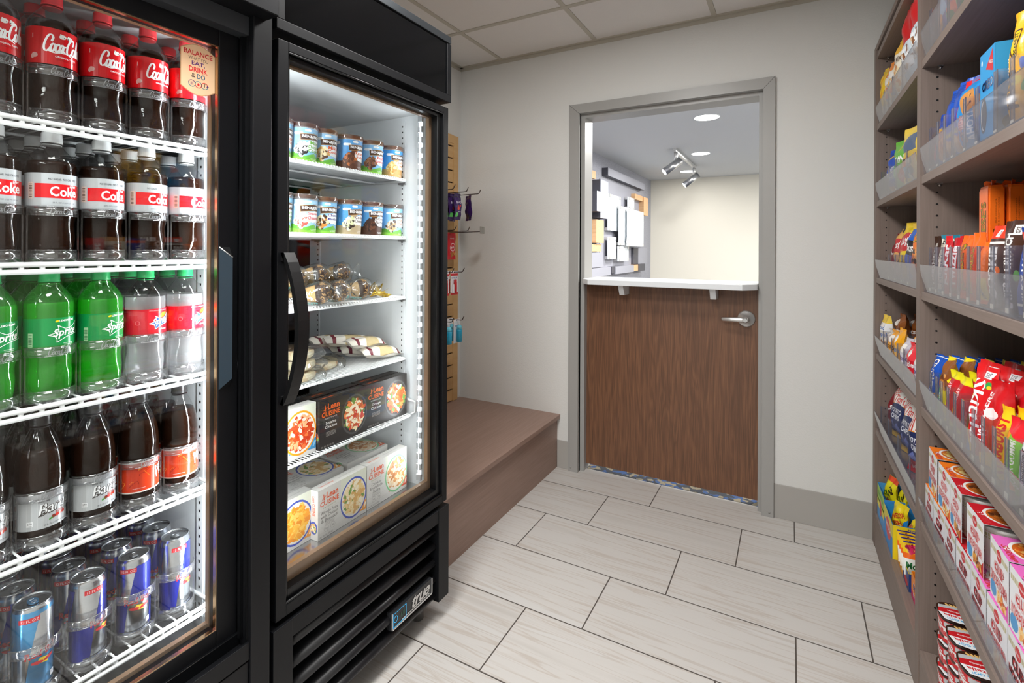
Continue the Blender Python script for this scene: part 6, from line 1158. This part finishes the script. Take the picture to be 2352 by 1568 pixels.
# ---- noodle cups in card sleeves
def noodle(key, col, blobs, word):
    t = thing('noodle_cup', 'x', 'noodle cup'); s, h = .049, .110
    mb = MB(); mb.lathe([(0, .032), (.002, .034), (.092, .0445), (.094, .047), (.099, .047), (.099, .044)], pm('foam_cup', 'e4e2dc', rough=.5), n=32); p = Print('card')
    for k in range(-30, 30):
        p.rect(k*.0047, .078, k*.0047+.0026, .084, 'a8a070', 1); p.rect(k*.0047, .0725, k*.0047+.0026, .0755, 'a8a070', 1); p.rect(k*.0047, .012, k*.0047+.0026, .017, 'a8a070', 1)
    p.rect(-.13, .0875, .13, .0882, 'c8505a', 1); p.rect(-.13, .0095, .13, .0102, 'c8505a', 1)
    for a in (-.06, 0.0, .06): p.text('CAUTION', a, .050, w=.026, h=.006, c='cf4a44', bold=.02); p.text('CALIENTE', a, .041, w=.026, h=.006, c='cf4a44', bold=.02)
    rr = lambda z: .034+(.0105)*z/.092
    p.emit(mb, lambda x, y, l: ((rr(y)+.0003)*sin(x/.038), -(rr(y)+.0003)*cos(x/.038), y), cell=(.005, 0)); mb.build('cup', t)
    mb = MB(); th = .0007
    mb.box((-s, -s, .002), (s, -s+th, h), ink('e6e6e8', 'card')); mb.box((-s, -s, h-th), (s, s, h), ink('e6e6e8', 'card')); mb.box((-s, s-th, .002), (s, s, h), ink('e6e6e8', 'card'))
    p = Print('card'); p.rect(-s, .002, s, h, 'e4e6ea', 0); p.rect(-s+.004, h-.022, s-.004, h-.012, 'cfcbb4', .8)
    for k in range(12): p.rect(-s+.006+k*.0075, h-.021, -s+.0095+k*.0075, h-.0135, 'b5b08c', 1)
    p.ell(0, h-.018, .013, .011, 'c8323a', 1.6); p.text('Nissin', 0, h-.018, w=.018, h=.006, c='f4e8e8', l=2.5); 
    for dx, dy, cc, b in ((0, 0, 'c8323a', .30), (0, 0, 'f2f0f0', .10)): p.text('CUP', dx, .066+dy, w=.056, h=.022, c=cc, bold=b, l=2 if b > .05 else 2.6); p.text('NOODLES', dx, .042+dy, w=.086, h=.020, c=cc, bold=b, l=2 if b > .05 else 2.6)
    p.ell(-.030, .020, .016, .014, '4f96cc', 1.3); p.food(.014, .018, .030, .014, blobs, 30, 3, l=1.6, size=.25); p.poly([(.02, .002), (s, .002), (s, .034)], col, 1.2); p.rect(-s+.002, .0325, s-.002, .0335, 'c8a8a0', 1)
    p.emit(mb, flat(-s-.0002))
    p = Print('card'); p.rect(-s, -s, s, s, 'e6e6e8', 0); e = s
    for sx, sy in ((-1, -1), (1, -1), (-1, 1), (1, 1)): p.poly([(sx*e, sy*e), (sx*(e-.052), sy*e), (sx*e, sy*(e-.052))], col, .6)
    p.ell(0, 0, .042, .036, 'e9e7e4', 1, n=32); p.ell(0, 0, .037, .031, 'c8641e', 1.3, n=32); p.food(0, 0, .036, .030, blobs, 110, 7, l=1.6, size=.16, ); p.text(word, .018, -.040, w=.058, h=.010, c='c8323a', l=3.2, bold=.06)
    p.emit(mb, lambda x, y, l: (x, y, h+.0002+l*.00012)); mb.build('card_sleeve', t); B[key] = t; reg(t, key)
noodle('cn_orange', 'ee7a1e', ('e8c060', 'f0d488', 'd98a3a', 'c8501e', 'f4e0a0'), 'CHICKEN'); noodle('cn_red', 'c01a26', ('8a4a20', 'c8742a', '5a3018', 'e0a040', 'b05a24'), 'BEEF'); noodle('cn_pink', 'dc6ab8', ('e88a2e', 'f0b060', 'd9601e', 'f4d090', 'c8501a'), 'SHRIMP')
for row, ys in ((0, ((1.748, 'cn_orange'), (1.646, 'cn_orange'), (1.545, 'cn_red'), (1.442, 'cn_red'), (1.340, 'cn_pink'), (1.238, 'cn_pink'), (1.136, 'cn_pink'), (1.034, 'cn_pink'))), (1, ((1.722, 'cn_orange'), (1.610, 'cn_orange'), (1.508, 'cn_red'), (1.372, 'cn_red'), (1.232, 'cn_pink'), (1.130, 'cn_pink'), (1.02, 'cn_pink')))):
    for i, (y, k) in enumerate(ys):
        for dpt in (0, 1):
            put(k, (.381+.102*dpt+.002*row, y, ZS[0]+.0262+.1115*row), -pi/2+(.02 if i % 2 else -.02), '%s noodle cup sleeve, %s layer, %s from the middle upright, %s row' % ({'cn_orange': 'orange-cornered', 'cn_red': 'red-cornered', 'cn_pink': 'pink-cornered'}[k], ('lower', 'upper')[row], ORD[i], ('front', 'back')[dpt]), 'noodle cup', 'sleeved noodle cups')
# ---- hazelnut spread snack tubs
def tub():
    t = thing('spread_tub', 'x', 'snack tub'); mb = MB(); n = 36; h = .068; L, W = .041, .036
    def ring(z, s):
        R_ = []
        for k in range(n):
            a = 2*pi*k/n; c, q = cos(a), sin(a); R_.append((L*s*(abs(c)**.62)*(1 if c > 0 else -1), W*s*(abs(q)**.75)*(1 if q > 0 else -1), z))
        return R_
    zs = ((0, .78), (.002, .82), (.062, .93), (.063, 1.0), (h, 1.0)); V = [v for z, s in zs for v in ring(z, s)]
    mb.faces(V, [tuple(range(n-1, -1, -1))]+[(i*n+k, i*n+(k+1) % n, (i+1)*n+(k+1) % n, (i+1)*n+k) for i in range(4) for k in range(n)], pm('tub_brown', '33211c', rough=.3), True)
    mb.build('tub', t)
    def wall(x, y, l):
        # wrap round the front of the tub
        a = -pi/2+x/.040; c, q = cos(a), sin(a); s = .82+.11*y/.062; e = 1+(.0006+l*.0003)/.036
        return (L*s*e*(abs(c)**.62)*(1 if c > 0 else -1), W*s*e*(abs(q)**.75)*(1 if q > 0 else -1), y)
    p = Print('card'); p.rect(-.060, .004, .056, .060, 'e8e8e8', 0); p.rect(-.060, .042, .056, .060, 'c41e26', 1); p.rect(-.060, .004, .056, .014, 'c41e26', 1); p.text('Breadsticks', -.004, .0500, w=.050, h=.0085, c='ffffff', bold=.05, rot=-.06); p.text('nutella', .002, .0290, w=.070, h=.0170, c='cf2026', bold=.07); p.rect(.028, .046, .054, .058, 'b9bdc0', 2.2)
    p.ell(-.020, .0165, .018, .0045, 'e0b870', 1.6); p.ell(.010, .0165, .018, .0050, '4a2a1c', 1.8); p.emit(mb := MB(), wall, cell=(.003, 0)); mb.build('printed_wrap', t)
    mb = MB(); mb.faces([(x, y, h+.0004) for x, y, z in ring(0, .99)], [tuple(range(n))], pm('tub_window', '3b2418', rough=.15, coat=.5))
    p = Print('card'); mir = lambda P: [(x, y) for x, y in P]
    p.poly([(-.010, -.033), (.008, -.035), (.008, .035), (-.022, .030)], 'c01c24', 1); p.poly([(.008, -.035), (.036, -.026), (.040, 0), (.036, .026), (.008, .035)], 'e8ecee', 1)
    p.poly([(-.024, -.030), (-.010, -.033), (-.022, .030), (-.032, .018)], 'b8bcbe', 1.2); p.text('nutella', .017, .000, w=.052, h=.010, c='cf2026', rot=-pi/2, bold=.06); p.text('& GO!', .029, -.004, w=.034, h=.008, c='2f9fd8', rot=-pi/2, bold=.06); p.text('Breadsticks', -.003, .002, w=.036, h=.006, c='f0dcdc', rot=-pi/2, bold=.04)
    for k in range(4): p.ell(-.030, .012-.008*k, .0055, .0030, 'e0b468', 1.8, rot=.5)
    p.emit(mb, lambda x, y, l: (x, y, h+.0006+l*.0002)); mb.build('foil_lid', t); B['tub'] = t; reg(t, 'tub')
tub()
for i, y in enumerate((1.660, 1.568, 1.476)):
    for dpt in (0, 1):
        for k in range(3): put('tub', (.368+.082*dpt, y, .1462+.0705*k), -pi/2+.04*(i-1), 'hazelnut spread and breadsticks tub, %s layer, %s stack from the middle upright, %s row' % (('bottom', 'middle', 'top')[k], ORD[i], ('front', 'back')[dpt]), 'snack tub', 'stacked hazelnut spread tubs')
t = thing('noodle_bowl', 'round tub with orange rim on the bottom shelf beside the spread tubs', 'food tub', (.395, 1.372, .146)); mb = MB(); mb.lathe([(0, .036), (.002, .038), (.085, .048), (.087, .051), (.094, .051)], pm('orange_plastic', 'e8781e', rough=.4), n=36); mb.build('tub', t)
mb = MB(); mb.lathe([(.0945, .050), (.096, .050)], ink('e8e4dc', 'card'), n=36); mb.build('lid', t)
dup(t, (.395, 1.372, .2425), (0, 0, 0), 'upper round tub with orange rim stacked on another on the bottom shelf')
# ---- candy cartons on the bottom deck of the farther bay
def carton(name, y0, y1, x0, x1, h, outc, art, lab, hf=None, inner='a08a76', back=None):
    t = thing(name, lab, 'candy carton', ((x0+x1)/2, (y0+y1)/2, .1455), rz=-pi/2); w, d = y1-y0, x1-x0; e = .0015; hf = hf or h; IN = ink(inner, 'matt')
    mb = MB(); OC = ink(outc, 'card')
    mb.box((-w/2, -d/2, 0), (w/2, -d/2+e, hf), OC); mb.box((-w/2, d/2-e, 0), (w/2, d/2, back or h), IN); mb.box((-w/2, -d/2+e, 0), (w/2, d/2-e, e), IN)
    for s in (-1, 1):
        a, b = (-w/2, -w/2+e) if s < 0 else (w/2-e, w/2)
        mb.faces([(x, -d/2+e, 0) for x in (a, b)]+[(x, d/2-e, 0) for x in (b, a)]+[(x, -d/2+e, hf) for x in (a, b)]+[(x, d/2-e, h) for x in (b, a)], [(3, 2, 1, 0), (4, 5, 6, 7), (0, 1, 5, 4), (1, 2, 6, 5), (2, 3, 7, 6), (3, 0, 4, 7)], OC)
    fa = simple(w, hf, outc, art[0], 'card', z=False); fa.emit(mb, flat(-d/2-.0003)); sa = simple(d, hf, outc, art[1], 'card', z=False)
    sa.emit(mb, lambda x, y, l: (w/2+.0003+l*.0001, x, y)); mb.build('carton_walls', t); return t
carton('candy_carton', 2.478, 2.655, .330, .60, .150, '4f9ad6', ([('r', 0, .55, 1, 1, '9ac83a'), ('r', 0, .35, 1, .6, 'e8dc4a'), ('e', .5, .45, .14, .24, 'd0404a'), ('t', 'SOUR PATCH', .5, .8, .7, .14, '2a8a3a')], [('r', 0, .8, 1, 1, '3a8ad0')]), 'open blue and green carton of sour candy packs beside the end panel', hf=.135, back=.17)
carton('candy_carton', 2.290, 2.474, .330, .60, .135, '2a8ad2', ([('r', 0, .6, 1, 1, 'e6d84a'), ('e', .5, .55, .30, .30, 'd9505a'), ('t', 'SWEDISH', .5, .6, .6, .16, 'f4f0e0')], [('r', 0, 0, .16, 1, 'e8d020'), ('r', .16, .88, 1, 1, 'e8d020'), ('t', 'Nutrition Facts', .3, .93, .26, .06, '2a3a9a')]), 'open blue and yellow carton of gummy fish packs', hf=.125, back=.155)
pillow('sour', 'candy_pack', 'candy pack', .075, .120, .030, 'foil', simple(.075, .120, 'e8dc1e', [('t', 'SOUR', .40, .42, .72, .20, '1c2a14', 20, .16), ('t', 'SOUR', .40, .42, .70, .18, '8ad02a', 20, .08), ('r', 0, .84, 1, 1, 'e8502a'), ('f', .72, .55, .2, .2, ('2a2418', '4a3a20', 'e8dc2a'), 12, 3, .4), ('f', .5, .12, .4, .10, ('c8202a', 'e8782a', '6a3a6a'), 14, 5, .4)]), wr=.003, seed=70, label='x')
pillow('fish', 'candy_pack', 'candy pack', .075, .110, .028, 'foil', simple(.075, .110, 'f0d41e', [('t', 'SWEDISH', .5, .56, .84, .18, 'c8202a', 25, .08), ('t', 'FISH', .56, .32, .5, .16, 'c8202a', 25, .08), ('p', [(.6, 0), (1, 0), (1, .6)], '2a86d0')]), wr=.003, seed=71, label='x')
for i, (x, y, a, ln) in enumerate(((.365, 2.615, .3, .15), (.395, 2.565, .1, .25), (.40, 2.515, -.3, .2), (.445, 2.60, .2, .35), (.47, 2.53, -.2, .3), (.52, 2.57, .4, .3))): put('sour', (x, y, .205 if i < 3 else .20), -pi/2+a, 'yellow sour candy pack in the first carton, %s from the aisle side' % ORD[i], 'candy pack', 'sour candy packs', tilt=(-ln, 0))
for i, (x, y, a, ln) in enumerate(((.365, 2.430, .5, .2), (.385, 2.360, -.2, .35), (.43, 2.410, .1, .3), (.455, 2.335, -.3, .35), (.50, 2.40, .3, .3))): put('fish', (x, y, .185), -pi/2+a, 'yellow gummy fish candy pack in the second carton, %s from the aisle side' % ORD[i], 'candy pack', 'gummy fish candy packs', tilt=(-ln, 0))
carton('snack_carton', 2.095, 2.286, .345, .60, .125, 'e8d020', ([('r', 0, 0, .5, 1, 'e6a02a'), ('r', .5, 0, 1, 1, '24407e'), ('e', .8, .3, .14, .22, 'c8242e')], [('r', 0, 0, .3, 1, '24407e'), ('r', .3, 0, .42, .94, 'e8a02a'), ('e', .17, .42, .10, .30, 'c8242e')]), 'open carton of fruit snack pouches with brown card inside', hf=.060, back=.19, inner='a39483')
pillow('mott', 'fruit_snack_pouch', 'fruit snack pouch', .070, .105, .020, 'foil', simple(.070, .105, 'f2c81e', [('r', 0, .50, 1, .66, 'ee6a1e'), ('f', .36, .80, .30, .14, ('b81c4a', 'd02a5a', '9a1640'), 24, 3, .3), ('r', 0, 0, 1, .50, 'e8ece8'), ('t', "Mott's", .5, .30, .84, .22, '1c6a3a', 0, .08), ('p', [(0, .96), (1, .96), (1, 1), (0, 1)], '2a2a8a')], end=None), seed=72, label='x')
for c in range(2):
    for i in range(4): put('mott', (.375+.070*c+.0*i, 2.245-.034*i, .165+.004*i), pi-.0, 'fruit snack pouch, %s from the brown card, %s column' % (ORD[i], ('aisle-side', 'wall-side')[c]), 'fruit snack pouch', 'fruit snack pouches', tilt=(.35, 0)); 
for o in [q for q in bpy.data.objects if q.name.startswith('fruit_snack_pouch')]: o.rotation_euler = (radians(-14), 0, 0)
mb = MB(); w, d, h = .20, .10, .095
carton('mint_roll_carton', 1.880, 2.080, .350, .50, .085, 'f08a1e', ([('r', 0, 0, 1, .3, 'c8286a'), ('v', 'fruit', .2, .5, .6, .1, 'f4f0f4'), ('t', 'mentos', .5, .6, .7, .3, '24409a')], [('r', 0, .35, 1, .8, 'c83a8a'), ('r', .25, .42, .65, .72, '24409a', 1.4), ('r', 0, .0, 1, .1, 'c8286a')]), 'open orange and pink carton of fruit chew rolls by the middle upright', hf=.08, back=.11)
t = thing('candy_roll', 'x', 'candy roll'); mb = MB(); mb.lathe([(0, .006), (.003, .0110), (.145, .0110), (.148, .006)], ink('e86a2a'), n=20); mb.build('roll', t); mb = MB(); p = Print('foil'); p.rect(-.0340, .015, .0340, .135, 'f0e2ea', 0); p.rect(-.034, .095, .034, .135, '9ad0a0', 1); p.rect(-.034, .04, -.006, .095, 'd0408a', 1)
p.text('mentos', .004, .066, w=.062, h=.013, c='24409a', rot=pi/2, bold=.08); p.emit(mb, cyl(.0113), cell=(.003, 0)); mb.build('wrapper', t); B['roll'] = t; reg(t, 'roll')
for c in range(4):
    o = put('roll', (.372+.026*c, 2.055, .205), 0, 'fruit chew candy roll, %s from the aisle in the top layer of the carton' % ORD[c], 'candy roll', 'fruit chew rolls'); o.rotation_euler = (radians(82), 0, 0)
    o.rotation_euler = Vector((0, -.995, -.08)).to_track_quat('Z', 'X').to_euler()
pillow('greenbag', 'candy_pack', 'candy pack', .06, .09, .03, 'foil', simple(.06, .09, '7ac63a', [('e', .5, .5, .3, .2, 'e8f0e0')]), seed=73, label='shiny green candy pack on the bottom shelf touching the middle upright'); B['greenbag'].location = (.40, 1.862+.018, .147); B['greenbag'].rotation_euler = (-.2, 0, -.5)

# ================================================================== GOODS ON THE SLATWALL HOOKS
pillow('purple', 'candy_pouch', 'candy pouch', .085, .150, .022, 'foil', simple(.085, .150, '3a1f5c', [('t', 'fruity', .5, .66, .7, .12, 'e0d8e8', 8, .05, .2), ('e', .40, .46, .12, .10, 'e0463a'), ('e', .62, .44, .10, .08, '2a6ab8'), ('e', .7, .52, .08, .05, 'd0303a', 1.5), ('r', .08, .10, .40, .26, '6ad86a', 1.4), ('t', 'gummies', .6, .30, .4, .05, 'e8e0ee')], end=('2a2430', .022)), wr=.003, seed=80, label='x')
PX = [(0, .12), (0, .17), (1, .09), (1, .12), (1, .15), (1, .18), (2, .05), (2, .17)]
for i, (c, dx) in enumerate(PX):
    Y = (2.27, 2.40, 2.53)[c]; put('purple', (XL+.022+dx, Y, 1.590-.150), pi/2+(.15, -.1, .2, .0, -.15, .1, .1, .9)[i], 'purple candy pouch, top row, hook %s, %s from the panel' % (('nearest the freezer', 'in the middle', 'nearest end wall')[c], ORD[i if c == 0 else i-2 if c == 1 else i-6]), 'candy pouch', 'purple candy pouches')
pillow('redpack', 'snack_packet', 'snack packet', .085, .165, .020, 'foil', simple(.085, .165, 'c8202a', [('t', 'SNACK', .5, .78, .5, .05, 'f4e0dc'), ('e', .56, .46, .30, .15, 'f0e6e0'), ('e', .56, .46, .27, .13, 'c8202a', 1.5), ('t', 'Nut', .56, .46, .38, .10, 'f4ecec', 20, .05), ('f', .6, .20, .3, .10, ('c8823a', 'a8642a', 'e0a860'), 14, 3, .4)]), wr=.002, seed=81, label='red snack packet with round logo hanging on the second row of hooks')
B['redpack'].location = (XL+.060, 2.535, 1.205); B['redpack'].rotation_euler = (0, 0, pi/2)
def blister(key, name, cat, c1, body, kindn):
    t = thing(name, 'x', cat); mb = MB(); p = Print('card'); w, h = .062, .135; mb.box((-w/2, 0, 0), (w/2, .0008, h), ink('e6e4e6', 'card')); p.rect(-w/2, 0, w/2, h, 'e6e4e6', 0); p.rect(-w/2, 0, w/2, h*.10, c1, 1); p.rect(-w/2, h*.80, w/2, h*.90, 'c8202a' if body == 'red' else 'd8dcde', 1); p.text('LIP BALM' if body == 'red' else 'SANITIZER', 0, h*.72, w=.045, h=.009, c='2a3f8a', bold=.04); p.ell(0, h*.95, .005, .003, '3a3a3a', 2)
    p.emit(mb, flat(-.0002)); mb.build('backing_card', t)
    mb = MB()
    if body == 'red': mb.lathe([(.015, .006), (.018, .009), (.070, .009), (.074, .008), (.086, .008), (.088, .006)], ink('c8242a', 'card'), n=16, c=(0, -.010)); mb.box((-.020, -.012, .012), (-.012, 0, .060), ink('f0f0f0', 'card'))
    else: mb.lathe([(.008, .014), (.010, .017), (.072, .017), (.078, .015)], ink('2a9abc', 'film'), n=20, c=(0, -.017)); mb.lathe([(.078, .015), (.095, .014), (.103, .008)], ink('6cc4d8', 'film'), n=20, c=(0, -.017))
    mb.build('bottle' if body != 'red' else 'tube', t); B[key] = t; reg(t, key)
blister('lip', 'lip_balm_card', 'lip balm', 'c8242a', 'red', ''); blister('san', 'sanitizer_card', 'sanitizer bottle', 'd0dade', 'blue', '')
for i, (Y, dx) in enumerate(((2.17, .15), (2.17, .19), (2.27, .15), (2.27, .19), (2.37, .13), (2.37, .18))): put('lip', (XL+.022+dx, Y, 1.138-.129), pi/2+(.1, -.1)[i % 2], 'white and red lip balm card, %s hook from the freezer, %s card' % (ORD[i//2], ('inner', 'outer')[i % 2]), 'lip balm', 'lip balm cards')
for i, (Y, dx) in enumerate(((2.17, .16), (2.17, .20), (2.27, .16), (2.27, .20), (2.37, .15), (2.37, .20))): put('san', (XL+.022+dx, Y, .866-.129), pi/2, 'turquoise sanitizer bottle card, %s hook from the freezer, %s one' % (ORD[i//2], ('inner', 'outer')[i % 2]), 'sanitizer bottle', 'sanitizer cards')
